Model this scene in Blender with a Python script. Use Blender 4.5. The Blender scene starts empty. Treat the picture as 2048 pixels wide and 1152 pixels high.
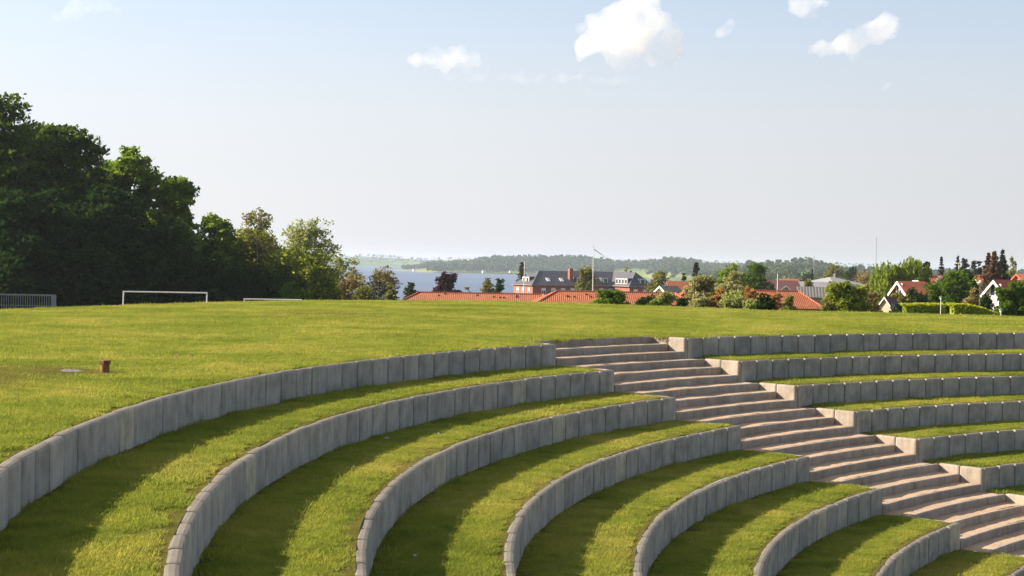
import bpy, bmesh, math, random
import numpy as np
from mathutils import Vector, Matrix, noise as mnoise
R = math.radians
SC = bpy.context.scene
COL = SC.collection

# ------------------------------------------------------------------ camera
F_PX, PITCH, ROLL, EYE = 3100.8, 0.018175, 0.017953, 1.7244
cp, sp, cr, sr = math.cos(PITCH), math.sin(PITCH), math.cos(ROLL), math.sin(ROLL)
cam = bpy.data.cameras.new('camera')
camo = bpy.data.objects.new('camera', cam); COL.objects.link(camo)
cam.sensor_width = 36; cam.sensor_fit = 'HORIZONTAL'; cam.lens = F_PX/2048*36
cam.clip_start = .1; cam.clip_end = 60000
camo.matrix_world = Matrix(((cr, -sr, 0, 0), (sr*sp, cr*sp, -cp, 0), (sr*cp, cr*cp, sp, EYE), (0, 0, 0, 1)))
SC.camera = camo

def P(u, v, D):
    """world point seen at photo pixel (u, v) at forward distance D metres"""
    a, b = u-1024, 576-v
    a, b = cr*a-sr*b, sr*a+cr*b
    y, z = F_PX*cp+b*sp, -F_PX*sp+b*cp
    return Vector((a*D/y, D, EYE+z*D/y))

# ------------------------------------------------------------------ sky, sun, exposure
SUN_EL, SUN_AZ = R(28.2), R(-77.8)        # azimuth clockwise from +Y
W = bpy.data.worlds.new('World'); SC.world = W; W.use_nodes = True
wn = W.node_tree.nodes; wl = W.node_tree.links
sky = wn.new('ShaderNodeTexSky'); sky.sky_type = 'NISHITA'; sky.sun_disc = False
sky.sun_elevation = SUN_EL; sky.sun_rotation = SUN_AZ
sky.altitude = 20; sky.air_density = 1.0; sky.dust_density = 1.3; sky.ozone_density = 2.0
bg = wn['Background']; bg.inputs[1].default_value = 0.08
# thin summer haze veiling the low sky: whiter towards the horizon and towards the sun's side
wtc = wn.new('ShaderNodeTexCoord'); wsep = wn.new('ShaderNodeSeparateXYZ'); wl.new(wtc.outputs['Generated'], wsep.inputs[0])
wf = wn.new('ShaderNodeValToRGB'); wl.new(wsep.outputs[2], wf.inputs[0])
for e_, (q_, c_) in zip([wf.color_ramp.elements[0], wf.color_ramp.elements[1], wf.color_ramp.elements.new(.09), wf.color_ramp.elements.new(.18), wf.color_ramp.elements.new(.45)], ((0., .95), (1., .0), (.08, .84), (.17, .46), (.30, .05))):
    e_.position = q_; e_.color = (c_, c_, c_, 1)
wb = wn.new('ShaderNodeMath'); wb.operation = 'MULTIPLY_ADD'; wl.new(wsep.outputs[0], wb.inputs[0]); wb.inputs[1].default_value = -1.5; wb.inputs[2].default_value = 4.25; wb.use_clamp = False
wy = wn.new('ShaderNodeMapRange'); wy.inputs['From Min'].default_value = -.7; wy.inputs['From Max'].default_value = .5; wy.inputs['To Min'].default_value = .5; wl.new(wsep.outputs[1], wy.inputs['Value'])  # low sky behind the camera dimmed to cut ambient fill in the shade
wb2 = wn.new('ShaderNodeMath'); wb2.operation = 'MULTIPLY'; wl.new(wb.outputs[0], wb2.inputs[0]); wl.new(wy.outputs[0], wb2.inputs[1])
wc = wn.new('ShaderNodeVectorMath'); wc.operation = 'SCALE'; wc.inputs[0].default_value = (.985, .99, 1.035); wl.new(wb2.outputs[0], wc.inputs['Scale'])
wm = wn.new('ShaderNodeMix'); wm.data_type = 'RGBA'; wl.new(wf.outputs[0], wm.inputs[0]); wt = wn.new('ShaderNodeVectorMath'); wt.operation = 'MULTIPLY'; wt.inputs[1].default_value = (.93, .97, 1.03); wl.new(sky.outputs[0], wt.inputs[0]); wl.new(wt.outputs[0], wm.inputs[6]); wl.new(wc.outputs[0], wm.inputs[7])
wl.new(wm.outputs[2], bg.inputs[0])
sl = bpy.data.lights.new('sun', 'SUN'); sl.energy = 5; sl.angle = R(.5); sl.color = (1, .89, .73)
so = bpy.data.objects.new('sun', sl); COL.objects.link(so)
sd = Vector((math.sin(SUN_AZ)*math.cos(SUN_EL), math.cos(SUN_AZ)*math.cos(SUN_EL), math.sin(SUN_EL)))
so.rotation_euler = sd.to_track_quat('Z', 'Y').to_euler(); so.location = (-60, 20, 40)
SC.view_settings.view_transform = 'Standard'; SC.view_settings.look = 'None'
SC.view_settings.exposure = 1.3; SC.view_settings.gamma = 1
SC.cycles.volume_bounces = 6; SC.cycles.max_bounces = 8; SC.cycles.diffuse_bounces = 3
SC.cycles.transparent_max_bounces = 16
SC.cycles.use_denoising = True; SC.cycles.use_adaptive_sampling = False
SC.cycles.denoiser = 'OPENIMAGEDENOISE'; SC.cycles.denoising_input_passes = 'RGB_ALBEDO_NORMAL'; SC.cycles.denoising_prefilter = 'NONE'
SC.cycles.sample_clamp_indirect = 8

# ------------------------------------------------------------------ materials
def nodes(name):
    m = bpy.data.materials.new(name); m.use_nodes = True
    nt = m.node_tree; return m, nt, nt.nodes['Principled BSDF']
def N(nt, t, **kw):
    n = nt.nodes.new('ShaderNode'+t)
    for k, v in kw.items():
        if k.startswith('i_'):
            key = k[2:]; key = int(key) if key.isdigit() else key.replace('_', ' ')
            n.inputs[key].default_value = v
        else: setattr(n, k, v)
    return n
def ramp(nt, stops):
    r = nt.nodes.new('ShaderNodeValToRGB'); e = r.color_ramp.elements
    while len(e) < len(stops): e.new(.5)
    for q, (p, c) in zip(e, stops): q.position = p; q.color = (*c, 1) if len(c) == 3 else c
    return r
def mixc(nt, a, b, f, mode='MIX'):
    m = nt.nodes.new('ShaderNodeMix'); m.data_type = 'RGBA'; m.blend_type = mode
    for s, x in ((0, f), (6, a), (7, b)):
        if hasattr(x, 'node'): nt.links.new(x, m.inputs[s])
        elif s == 0: m.inputs[0].default_value = x
        else: m.inputs[s].default_value = (*x, 1)
    return m.outputs[2]
def noise(nt, vec, scale, detail=4, rough=.6):
    n = N(nt, 'TexNoise', i_Scale=scale, i_Detail=detail, i_Roughness=rough)
    if vec is not None: nt.links.new(vec, n.inputs['Vector'])
    return n.outputs['Fac']
def mapping(nt, vec, scale=(1, 1, 1)):
    m = N(nt, 'Mapping'); m.inputs['Scale'].default_value = scale; nt.links.new(vec, m.inputs[0]); return m.outputs[0]
def bump(nt, b, h, dist, strength=.6):
    n = N(nt, 'Bump', i_Strength=strength, i_Distance=dist); nt.links.new(h, n.inputs['Height']); nt.links.new(n.outputs[0], b.inputs['Normal'])
_m = {}
def plain(name, c, rough=.6, var=.12, scale=3., metal=0., spec=.3):
    if name in _m: return _m[name]
    m, nt, b = nodes(name)
    tc = N(nt, 'TexCoord'); f = noise(nt, tc.outputs['Object'], scale)
    r = ramp(nt, [(.3, [x*(1-var) for x in c]), (.7, [min(1, x*(1+var)) for x in c])]); nt.links.new(f, r.inputs[0])
    nt.links.new(r.outputs[0], b.inputs['Base Color'])
    b.inputs['Roughness'].default_value = rough; b.inputs['Metallic'].default_value = metal
    b.inputs['Specular IOR Level'].default_value = spec
    _m[name] = m; return m

def concrete(name, base, dark, light, top_dim):
    m, nt, b = nodes(name)
    tc = N(nt, 'TexCoord'); oi = N(nt, 'ObjectInfo')
    off = N(nt, 'VectorMath', operation='SCALE'); off.inputs[0].default_value = (37, 91, 53); nt.links.new(oi.outputs['Random'], off.inputs['Scale'])
    v = N(nt, 'VectorMath', operation='ADD'); nt.links.new(tc.outputs['Object'], v.inputs[0]); nt.links.new(off.outputs[0], v.inputs[1])
    blot = noise(nt, v.outputs[0], 3.2, 5, .55)
    r = ramp(nt, [(.32, dark), (.5, base), (.72, light)]); nt.links.new(blot, r.inputs[0])
    streak = noise(nt, mapping(nt, v.outputs[0], (16, 16, 1.1)), 1., 4, .6)
    rs = ramp(nt, [(.35, (.72, .73, .72)), (.55, (1, 1, 1)), (.75, (1.14, 1.13, 1.1))]); nt.links.new(streak, rs.inputs[0])
    c = mixc(nt, r.outputs[0], rs.outputs[0], .6, 'MULTIPLY')
    fine = noise(nt, v.outputs[0], 70, 3, .7)
    rf = ramp(nt, [(.3, (.82, .82, .82)), (.7, (1.15, 1.15, 1.15))]); nt.links.new(fine, rf.inputs[0])
    c = mixc(nt, c, rf.outputs[0], .7, 'MULTIPLY')
    rr = ramp(nt, [(0, (.87, .875, .88)), (.5, (.98, .98, .98)), (.955, (1.06, 1.05, 1.04)), (.98, (1.30, 1.24, 1.12))]); nt.links.new(oi.outputs['Random'], rr.inputs[0])
    c = mixc(nt, c, rr.outputs[0], 1., 'MULTIPLY')
    # upward faces painted darker: some dirt, and to hold back their sunlit brightness
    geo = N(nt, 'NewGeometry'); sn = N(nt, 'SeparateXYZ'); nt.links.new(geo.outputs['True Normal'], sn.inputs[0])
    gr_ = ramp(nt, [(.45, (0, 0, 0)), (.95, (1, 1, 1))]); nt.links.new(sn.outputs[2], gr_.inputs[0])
    gm = N(nt, 'Math', operation='MULTIPLY'); nt.links.new(gr_.outputs[0], gm.inputs[0]); gm.inputs[1].default_value = top_dim
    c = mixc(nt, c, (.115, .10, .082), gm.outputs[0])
    nt.links.new(c, b.inputs['Base Color']); b.inputs['Roughness'].default_value = .9; b.inputs['Specular IOR Level'].default_value = .2
    bump(nt, b, fine, .004, .5)
    return m
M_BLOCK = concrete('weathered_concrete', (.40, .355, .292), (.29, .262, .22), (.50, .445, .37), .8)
M_STEP = concrete('step_concrete', (.38, .315, .25), (.30, .25, .195), (.45, .385, .31), .2)

def grass_colour(nt, gain=1.0):
    geo = N(nt, 'NewGeometry'); p = geo.outputs['Position']
    big = noise(nt, p, .35, 4, .6); mid = noise(nt, p, 2.3, 4, .6); fine = noise(nt, p, 14, 3, .7)
    g = gain
    r1 = ramp(nt, [(.30, (.158*g, .190*g, .030*g)), (.5, (.236*g, .255*g, .043*g)), (.68, (.325*g, .298*g, .068*g))])
    nt.links.new(big, r1.inputs[0])
    r2 = ramp(nt, [(.28, (.62, .72, .6)), (.5, (1, 1, 1)), (.72, (1.28, 1.14, 1.1))]); nt.links.new(mid, r2.inputs[0])
    c = mixc(nt, r1.outputs[0], r2.outputs[0], .85, 'MULTIPLY')
    r3 = ramp(nt, [(.3, (.7, .75, .7)), (.7, (1.25, 1.2, 1.2))]); nt.links.new(fine, r3.inputs[0])
    c = mixc(nt, c, r3.outputs[0], .6, 'MULTIPLY')
    dry = ramp(nt, [(.66, (0, 0, 0)), (.76, (1, 1, 1))]); nt.links.new(noise(nt, p, .9, 5, .65), dry.inputs[0])
    f = N(nt, 'Math', operation='MULTIPLY'); nt.links.new(dry.outputs[0], f.inputs[0]); f.inputs[1].default_value = .55
    return mixc(nt, c, (.30*g, .22*g, .085*g), f.outputs[0]), fine
def m_ground():
    m, nt, b = nodes('lawn_turf'); c, fine = grass_colour(nt, .72)
    c = mixc(nt, c, (.10, .07, .03), .55)
    nt.links.new(c, b.inputs['Base Color']); b.inputs['Roughness'].default_value = 1; b.inputs['Specular IOR Level'].default_value = 0
    geo = N(nt, 'NewGeometry'); bump(nt, b, noise(nt, geo.outputs['Position'], 30, 4, .75), .05, 1.); return m
def leafy(name, nt, m, colout, trans):
    out = nt.nodes['Material Output']; nt.nodes.remove(nt.nodes['Principled BSDF'])
    d = N(nt, 'BsdfDiffuse'); t = N(nt, 'BsdfTranslucent'); x = N(nt, 'MixShader', i_0=trans)
    for s in (d, t): nt.links.new(colout, s.inputs[0])
    nt.links.new(d.outputs[0], x.inputs[1]); nt.links.new(t.outputs[0], x.inputs[2]); nt.links.new(x.outputs[0], out.inputs[0])
    return m
def m_blade():
    m, nt, b = nodes('grass_blade'); c, _ = grass_colour(nt, 1.3)
    oi = N(nt, 'ObjectInfo'); rr = ramp(nt, [(0, (.85, .9, .85)), (1, (1.15, 1.1, 1.1))]); nt.links.new(oi.outputs['Random'], rr.inputs[0])
    return leafy('grass_blade', nt, m, mixc(nt, c, rr.outputs[0], 1., 'MULTIPLY'), .45)
_leaf = {}
def leaf(c, c2=None, trans=.38, scale=.35):
    """foliage: base colour c drifting towards c2 from clump to clump"""
    key = (tuple(c), tuple(c2 or ()), trans)
    if key in _leaf: return _leaf[key]
    c2 = c2 or [min(1, x*1.6) for x in c]
    m, nt, b = nodes('foliage')
    tc = N(nt, 'TexCoord'); geo = N(nt, 'NewGeometry')
    f = noise(nt, tc.outputs['Object'], scale, 3, .6)
    r = ramp(nt, [(.3, c), (.7, c2)]); nt.links.new(f, r.inputs[0])
    rr = ramp(nt, [(0, (.72, .74, .7)), (1, (1.25, 1.2, 1.2))]); nt.links.new(geo.outputs['Random Per Island'], rr.inputs[0])
    _leaf[key] = leafy('foliage', nt, m, mixc(nt, r.outputs[0], rr.outputs[0], 1., 'MULTIPLY'), trans)
    return _leaf[key]
def m_bark(name, c):
    return plain(name, c, .95, .35, 2.5, 0, .1)
M_BARK = m_bark('bark', (.075, .062, .048)); M_BARKP = m_bark('pale_bark', (.15, .125, .095))

def m_tiles(name, c, pitch=.26):
    m, nt, b = nodes(name)
    tc = N(nt, 'TexCoord'); o = tc.outputs['Object']
    w = N(nt, 'TexWave', wave_type='BANDS', bands_direction='X', i_Scale=math.pi*2/pitch/20*1.0, i_Distortion=.4)
    w.inputs['Detail'].default_value = 0; nt.links.new(o, w.inputs['Vector'])
    w2 = N(nt, 'TexWave', wave_type='BANDS', bands_direction='Z', wave_profile='SAW', i_Scale=math.pi*2/.22/20, i_Distortion=.3)
    nt.links.new(o, w2.inputs['Vector'])
    r = ramp(nt, [(0, [x*.52 for x in c]), (.45, c), (1, [min(1, x*1.18) for x in c])]); nt.links.new(w.outputs['Fac'], r.inputs[0])
    n1 = noise(nt, o, 1.2, 5, .7); rn = ramp(nt, [(.3, (.75, .72, .7)), (.7, (1.2, 1.15, 1.1))]); nt.links.new(n1, rn.inputs[0])
    n2 = noise(nt, o, 9, 2, .5); rn2 = ramp(nt, [(.35, (.72, .68, .66)), (.65, (1.15, 1.15, 1.15))]); nt.links.new(n2, rn2.inputs[0])
    c1 = mixc(nt, mixc(nt, r.outputs[0], rn.outputs[0], .9, 'MULTIPLY'), rn2.outputs[0], .7, 'MULTIPLY')
    nt.links.new(c1, b.inputs['Base Color']); b.inputs['Roughness'].default_value = .8
    add = N(nt, 'Math', operation='ADD'); nt.links.new(w.outputs['Fac'], add.inputs[0]); nt.links.new(w2.outputs['Fac'], add.inputs[1])
    bump(nt, b, add.outputs[0], .05, .7); return m
M_TILE = m_tiles('clay_roof_tiles', (.37, .112, .037)); M_TILE2 = m_tiles('red_roof_tiles', (.47, .120, .058)); M_TILE3 = m_tiles('maroon_roof_tiles', (.15, .055, .055))
M_TILEG = m_tiles('grey_fibre_roof', (.15, .145, .14), .5)
def m_brick(name, c1, c2, mortar):
    m, nt, b = nodes(name); tc = N(nt, 'TexCoord'); geo = N(nt, 'NewGeometry')
    br = N(nt, 'TexBrick', i_Scale=4.); br.inputs['Color1'].default_value = (*c1, 1); br.inputs['Color2'].default_value = (*c2, 1); br.inputs['Mortar'].default_value = (*mortar, 1)
    br.inputs['Mortar Size'].default_value = .012
    s = N(nt, 'SeparateXYZ'); nt.links.new(tc.outputs['Object'], s.inputs[0])
    ad = N(nt, 'Math', operation='ADD'); nt.links.new(s.outputs[0], ad.inputs[0]); nt.links.new(s.outputs[1], ad.inputs[1])
    cmb = N(nt, 'CombineXYZ'); nt.links.new(ad.outputs[0], cmb.inputs[0]); nt.links.new(s.outputs[2], cmb.inputs[1]); nt.links.new(cmb.outputs[0], br.inputs['Vector'])
    n1 = noise(nt, tc.outputs['Object'], .8, 4); rn = ramp(nt, [(.3, (.85, .83, .82)), (.7, (1.1, 1.1, 1.1))]); nt.links.new(n1, rn.inputs[0])
    nt.links.new(mixc(nt, br.outputs[0], rn.outputs[0], 1., 'MULTIPLY'), b.inputs['Base Color']); b.inputs['Roughness'].default_value = .9; return m
M_BRICK = m_brick('red_brick', (.34, .10, .065), (.27, .08, .055), (.30, .20, .16))
M_SLATE = plain('black_roofing_felt', (.075, .075, .085), .55, .2, .9); M_WHITE = plain('white_paint', (.78, .76, .72), .5, .05, 2.)
M_GLASS = plain('window_glass', (.035, .04, .05), .08, .1, 1., 0, .6); M_STEEL = plain('galvanised_steel', (.19, .215, .24), .5, .12, 4., .3)
M_GOAL = plain('white_goal_paint', (.78, .78, .76), .4, .05, 2.); M_RUST = plain('rusty_brown_clay', (.25, .115, .045), .85, .45, 14.)
M_RUSTD = plain('dark_brown_clay', (.17, .066, .030), .85, .3, 14.); M_SLAB = plain('pale_slab_concrete', (.15, .138, .118), .95, .25, 9.)
M_DIRT = plain('molehill_soil', (.15, .095, .05), 1., .5, 16.); M_ROOFG = plain('grey_roof_sheet', (.26, .255, .26), .6, .08, .7)
M_LAMP = plain('opal_lamp_globe', (.8, .78, .74), .35, .03, 2.); M_RED = plain('red_pennant_cloth', (.55, .26, .24), .8, .1, 2.)
M_STRAW = plain('pale_wood', (.42, .26, .12), .8, .15, 1.); M_STONE = plain('pale_stone', (.36, .30, .24), .95, .3, 9.)
M_MAST = plain('mast_steel', (.3, .27, .28), .6, .1, 1.)
def m_gravel():
    m, nt, b = nodes('sandy_gravel'); g = N(nt, 'NewGeometry'); p = g.outputs['Position']
    n1 = noise(nt, p, 1.6, 5, .6); r = ramp(nt, [(.3, (.38, .255, .155)), (.7, (.52, .365, .235))]); nt.links.new(n1, r.inputs[0])
    n2 = noise(nt, p, 45, 3, .7); r2 = ramp(nt, [(.3, (.6, .6, .6)), (.7, (1.3, 1.3, 1.3))]); nt.links.new(n2, r2.inputs[0])
    nt.links.new(mixc(nt, r.outputs[0], r2.outputs[0], .8, 'MULTIPLY'), b.inputs['Base Color']); b.inputs['Roughness'].default_value = 1
    bump(nt, b, n2, .03, .8); return m
M_GRAVEL = m_gravel()
def m_lake():
    m, nt, b = nodes('lake_water'); g = N(nt, 'NewGeometry')
    n1 = noise(nt, mapping(nt, g.outputs['Position'], (.004, .0012, 1)), 1., 5, .6)
    r = ramp(nt, [(.35, (.070, .100, .165)), (.65, (.098, .132, .205))]); nt.links.new(n1, r.inputs[0]); nt.links.new(r.outputs[0], b.inputs['Base Color'])
    b.inputs['Roughness'].default_value = .45; b.inputs['Specular IOR Level'].default_value = .12
    bump(nt, b, noise(nt, mapping(nt, g.outputs['Position'], (.06, .02, 1)), 1., 4, .7), 3., .6); return m
def m_hills(name, stops, scale):
    m, nt, b = nodes(name); g = N(nt, 'NewGeometry')
    v = N(nt, 'TexVoronoi', i_Scale=1.); nt.links.new(mapping(nt, g.outputs['Position'], (scale, scale*.5, .0)), v.inputs['Vector'])
    s = N(nt, 'SeparateColor'); nt.links.new(v.outputs['Color'], s.inputs[0])
    r = ramp(nt, stops); r.color_ramp.interpolation = 'CONSTANT'; nt.links.new(s.outputs[0], r.inputs[0])
    nt.links.new(r.outputs[0], b.inputs['Base Color']); b.inputs['Roughness'].default_value = 1; b.inputs['Specular IOR Level'].default_value = 0; return m

# ------------------------------------------------------------------ object helpers
def tag(o, label=None, cat=None, group=None, kind=None):
    if label: o['label'] = label
    if cat: o['category'] = cat
    if group: o['group'] = group
    if kind: o['kind'] = kind
    return o
def empty(name, loc, rz=0., label=None, cat=None, group=None):
    o = bpy.data.objects.new(name, None); COL.objects.link(o); o.empty_display_size = .3
    o.location = loc; o.rotation_euler = (0, 0, rz); return tag(o, label, cat, group)
def link(name, me, m, parent=None):
    if m is not None and not me.materials: me.materials.append(m)
    o = bpy.data.objects.new(name, me); COL.objects.link(o)
    if parent is not None: o.parent = parent
    return o
def quads(name, V, Fq, smooth=False):
    V = np.ascontiguousarray(V, np.float32); Fq = np.ascontiguousarray(Fq, np.int32)
    me = bpy.data.meshes.new(name); me.vertices.add(len(V)); me.vertices.foreach_set('co', V.ravel())
    me.loops.add(Fq.size); me.loops.foreach_set('vertex_index', Fq.ravel())
    me.polygons.add(len(Fq)); me.polygons.foreach_set('loop_start', np.arange(len(Fq), dtype=np.int32)*Fq.shape[1])
    me.update(calc_edges=True)
    if smooth: me.polygons.foreach_set('use_smooth', np.ones(len(Fq), bool))
    return me
class MB:
    """collects boxes, prisms and tubes, then links them as one mesh object"""
    def __init__(s): s.v = []; s.f = []
    def add(s, vs, fs):
        n = len(s.v); s.v += [tuple(v) for v in vs]; s.f += [tuple(i+n for i in f) for f in fs]; return s
    def box(s, x0, x1, y0, y1, z0, z1):
        return s.add([(x, y, z) for z in (z0, z1) for y in (y0, y1) for x in (x0, x1)],
                     [(0, 2, 3, 1), (4, 5, 7, 6), (0, 1, 5, 4), (2, 6, 7, 3), (0, 4, 6, 2), (1, 3, 7, 5)])
    def hull(s, bot, top):
        n = len(bot)
        return s.add(list(bot)+list(top), [tuple(range(n))[::-1], tuple(range(n, 2*n))]+[(i, (i+1) % n, n+(i+1) % n, n+i) for i in range(n)])
    def tube(s, pts, rad, n=6, cap=True):
        pts = [Vector(p) for p in pts]; rad = rad if isinstance(rad, (list, tuple)) else [rad]*len(pts)
        vs, fs = [], []
        for i, p in enumerate(pts):
            d = (pts[min(i+1, len(pts)-1)]-pts[max(i-1, 0)]).normalized()
            a = d.cross(Vector((0, 0, 1)) if abs(d.z) < .9 else Vector((1, 0, 0))).normalized(); b = d.cross(a)
            for k in range(n):
                t = 2*math.pi*k/n; vs.append(p+(a*math.cos(t)+b*math.sin(t))*rad[i])
        for i in range(len(pts)-1):
            for k in range(n): fs.append((i*n+k, i*n+(k+1) % n, (i+1)*n+(k+1) % n, (i+1)*n+k))
        if cap: fs += [tuple(range(n))[::-1], tuple(range((len(pts)-1)*n, len(pts)*n))]
        return s.add(vs, fs)
    def lathe(s, prof, n=16, cx=0, cy=0):
        vs = [(cx+r*math.cos(2*math.pi*k/n), cy+r*math.sin(2*math.pi*k/n), z) for r, z in prof for k in range(n)]
        fs = [(i*n+k, i*n+(k+1) % n, (i+1)*n+(k+1) % n, (i+1)*n+k) for i in range(len(prof)-1) for k in range(n)]
        return s.add(vs, fs+[tuple(range(n))[::-1], tuple(range((len(prof)-1)*n, len(prof)*n))])
    def mesh(s, name, smooth=False):
        me = bpy.data.meshes.new(name); me.from_pydata(s.v, [], s.f); me.update()
        if smooth: me.polygons.foreach_set('use_smooth', np.ones(len(me.polygons), bool))
        return me
    def build(s, name, m, parent=None, smooth=False): return link(name, s.mesh(name, smooth), m, parent)

# ------------------------------------------------------------------ the bowl's plan
CX, CY, R0, TD, TH = 23.0912, 15.7542, 27.3735, 1.42467, .4512
NT = 9                                              # tiers
ANG_L = 144.0
BT = .115                                            # block thickness
def ang_r(r): return 134.35-.235*(27.37-r)
def squeeze(a):                                      # the arcs tighten a little at their near left end
    t = np.clip((np.asarray(a, float)-164)/22, 0, 1)*np.clip((262-np.asarray(a, float))/40, 0, 1); return .10*t*t*(3-2*t)
def pol(r, a, z=0.):
    r = r-float(squeeze(a)); return Vector((CX+r*math.cos(R(a)), CY+r*math.sin(R(a)), z))

# ------------------------------------------------------------------ terrain
_px = [0, 250, 400, 620, 1000, 1290, 1530, 1800, 2048]; _dc = [47.5, 52.3, 55.8, 60.8, 64.4, 61.6, 58.6, 59, 59]
_L = ([-12, 0, 10, 25, 50, 65, 140, 200, 400, 1200, 8000], [0, -.05, -.6, -1.7, -3.6, -4.15, -4.35, -6, -14, -33, -36])
_C = ([-12, 0, 10, 30, 60, 140, 300, 500, 800, 1250, 8000], [0, -.05, -.6, -2, -4, -7, -12, -17, -23, -33, -36])
_RR = ([-12, 0, 10, 30, 60, 140, 300, 500, 800, 2500, 8000], [0, -.05, -.6, -2, -3.6, -5.5, -9.5, -14, -19, -26, -36])
def terrain(x, y):
    x = np.asarray(x, float); y = np.asarray(y, float)
    px = np.where(y > 1, 1024+3100*x/np.maximum(y, 1), np.where(x < 0, 0, 2048))
    d = np.hypot(x, y); s = d-np.interp(px, _px, _dc)
    wl_ = np.clip((780-px)/200, 0, 1); wr = np.clip((px-1350)/250, 0, 1)
    return np.interp(s, *_L)*wl_+np.interp(s, *_RR)*wr+np.interp(s, *_C)*(1-wl_-wr)
def tz(x, y): return float(terrain(x, y))

def build_ground():
    th = list(np.arange(0, 360, .75)); a1 = ang_r(R0)-.05
    th = sorted([t for t in th if min(abs(t-ANG_L-.18), abs(t-a1+.18)) > .3]+[ANG_L+.15, ANG_L+.25, a1-.15, a1-.25])
    gr = [0]; stp = .35
    while gr[-1] < 6500: gr.append(gr[-1]+stp); stp = min(stp*1.06, 400) if gr[-1] > 4 else .35
    th = np.array(th); gr = np.array(gr)
    ri = np.where((th < ANG_L+.2) & (th > a1-.2), R0+.95+.09, R0+BT-.02)
    r = ri[:, None]+gr[None, :]-(squeeze(th)[:, None]*np.exp(-gr/4)[None, :])
    x = CX+r*np.cos(np.radians(th))[:, None]; y = CY+r*np.sin(np.radians(th))[:, None]
    z = terrain(x, y)
    bump_ = np.zeros_like(z)
    for k, (fx, fy, am) in enumerate(((.31, .22, .018), (.13, -.27, .03), (.7, .45, .009), (-.5, .83, .008))):
        bump_ += am*np.sin(x*fx+y*fy+k*1.7)
    z += bump_*np.clip(gr/3, 0, 1)[None, :] - .004
    n, mth = len(gr), len(th)
    V = np.stack([x, y, z], -1).reshape(-1, 3)
    i, j = np.meshgrid(np.arange(mth), np.arange(n-1), indexing='ij'); i2 = (i+1) % mth
    Fq = np.stack([i*n+j, i*n+j+1, i2*n+j+1, i2*n+j], -1).reshape(-1, 4)
    o = link('lawn', quads('lawn', V, Fq, True), M_TURF); tag(o, kind='structure')
M_TURF = m_ground(); build_ground()

def ring_sheet(r0, r1, a0, a1, z, jit=.0):
    na = max(2, int(abs(a1-a0)/.5)); nr = max(2, int(abs(r1-r0)/.12)); V = []
    for i in range(na+1):
        a = a0+(a1-a0)*i/na
        for j in range(nr+1):
            r = r0+(r1-r0)*j/nr; p = pol(r, a, z)
            if jit: p.z += jit*mnoise.noise(Vector((p.x*1.3, p.y*1.3, z)))+jit*.6*mnoise.noise(Vector((p.x*6, p.y*6, z)))
            V.append(p)
    Fq = [(i*(nr+1)+j, i*(nr+1)+j+1, (i+1)*(nr+1)+j+1, (i+1)*(nr+1)+j) for i in range(na) for j in range(nr)]
    return quads('sheet', np.array(V), np.array(Fq), True)
A_L1, A_R1 = 206., 78.
for k in range(1, NT+1):
    ro, ri_ = R0-(k-1)*TD+.03, R0-k*TD+BT-.02
    if k == NT: ri_ = R0-k*TD-6
    z = -k*TH+.01
    for nm, a0, a1 in (('l', ANG_L+.22, A_L1), ('r', A_R1, ang_r(R0-k*TD)-.22)):
        tag(link('grass_terrace', ring_sheet(ro, ri_, a0, a1, z, .018), M_TURF), kind='structure')

# ------------------------------------------------------------------ concrete block walls
def block_mesh(w, h, t, bev):
    bm = bmesh.new(); bmesh.ops.create_cube(bm, size=1)
    for v in bm.verts: v.co = Vector((v.co.x*w, v.co.y*t, v.co.z*h))
    bmesh.ops.bevel(bm, geom=bm.edges[:]+bm.verts[:], offset=bev, segments=2, affect='EDGES', profile=.6)
    for v in bm.verts: v.co.y += t/2; v.co.z -= h/2
    me = bpy.data.meshes.new('block'); bm.to_mesh(me); bm.free(); return me
BW = .56
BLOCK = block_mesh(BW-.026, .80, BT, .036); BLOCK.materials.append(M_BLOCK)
rnd = random.Random(4)
ORD = ['top', 'second', 'third', 'fourth', 'fifth', 'sixth', 'seventh', 'eighth', 'ninth']
def in_view(p, margin=140):
    if p.y < 3: return False
    u = 1024+3100*p.x/p.y; v = 520+(EYE-p.z)*3100/p.y
    return -margin < u < 2048+margin and v < 1152+margin
for k in range(NT):
    r, z = R0-k*TD, -k*TH
    for side in (0, 1):
        if side == 0: a, sgn, lim = ANG_L, 1, A_L1
        else: a, sgn, lim = ang_r(r)-math.degrees((BT+.004)/r), -1, A_R1
        da = math.degrees(2*math.asin(BW/2/r)); places = []
        while abs(a-lim) > da:
            c = a+sgn*da/2; p = pol(r, c, z)
            if in_view(p, 260): places.append((c, p))
            a += sgn*da
        if not places: continue
        word = 'right of the steps' if side else 'curving down from left of the steps'
        w = empty('block_wall', pol(r, places[0][0], z-TH), 0, f'grey concrete block wall of the {ORD[k]} tier counted from the top lawn, {word}', 'retaining wall', 'curved block walls of the grass terraces')
        for c, p in places:
            b = bpy.data.objects.new('concrete_block', BLOCK); COL.objects.link(b); b.parent = w
            b.location = p-w.location+Vector((0, 0, .012+rnd.uniform(-.005, .005)))+Vector((rnd.uniform(-.004, .004), rnd.uniform(-.004, .004), 0))
            b.rotation_euler = (rnd.uniform(-.006, .006), 0, R(c-90)+rnd.uniform(-.006, .006))

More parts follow.
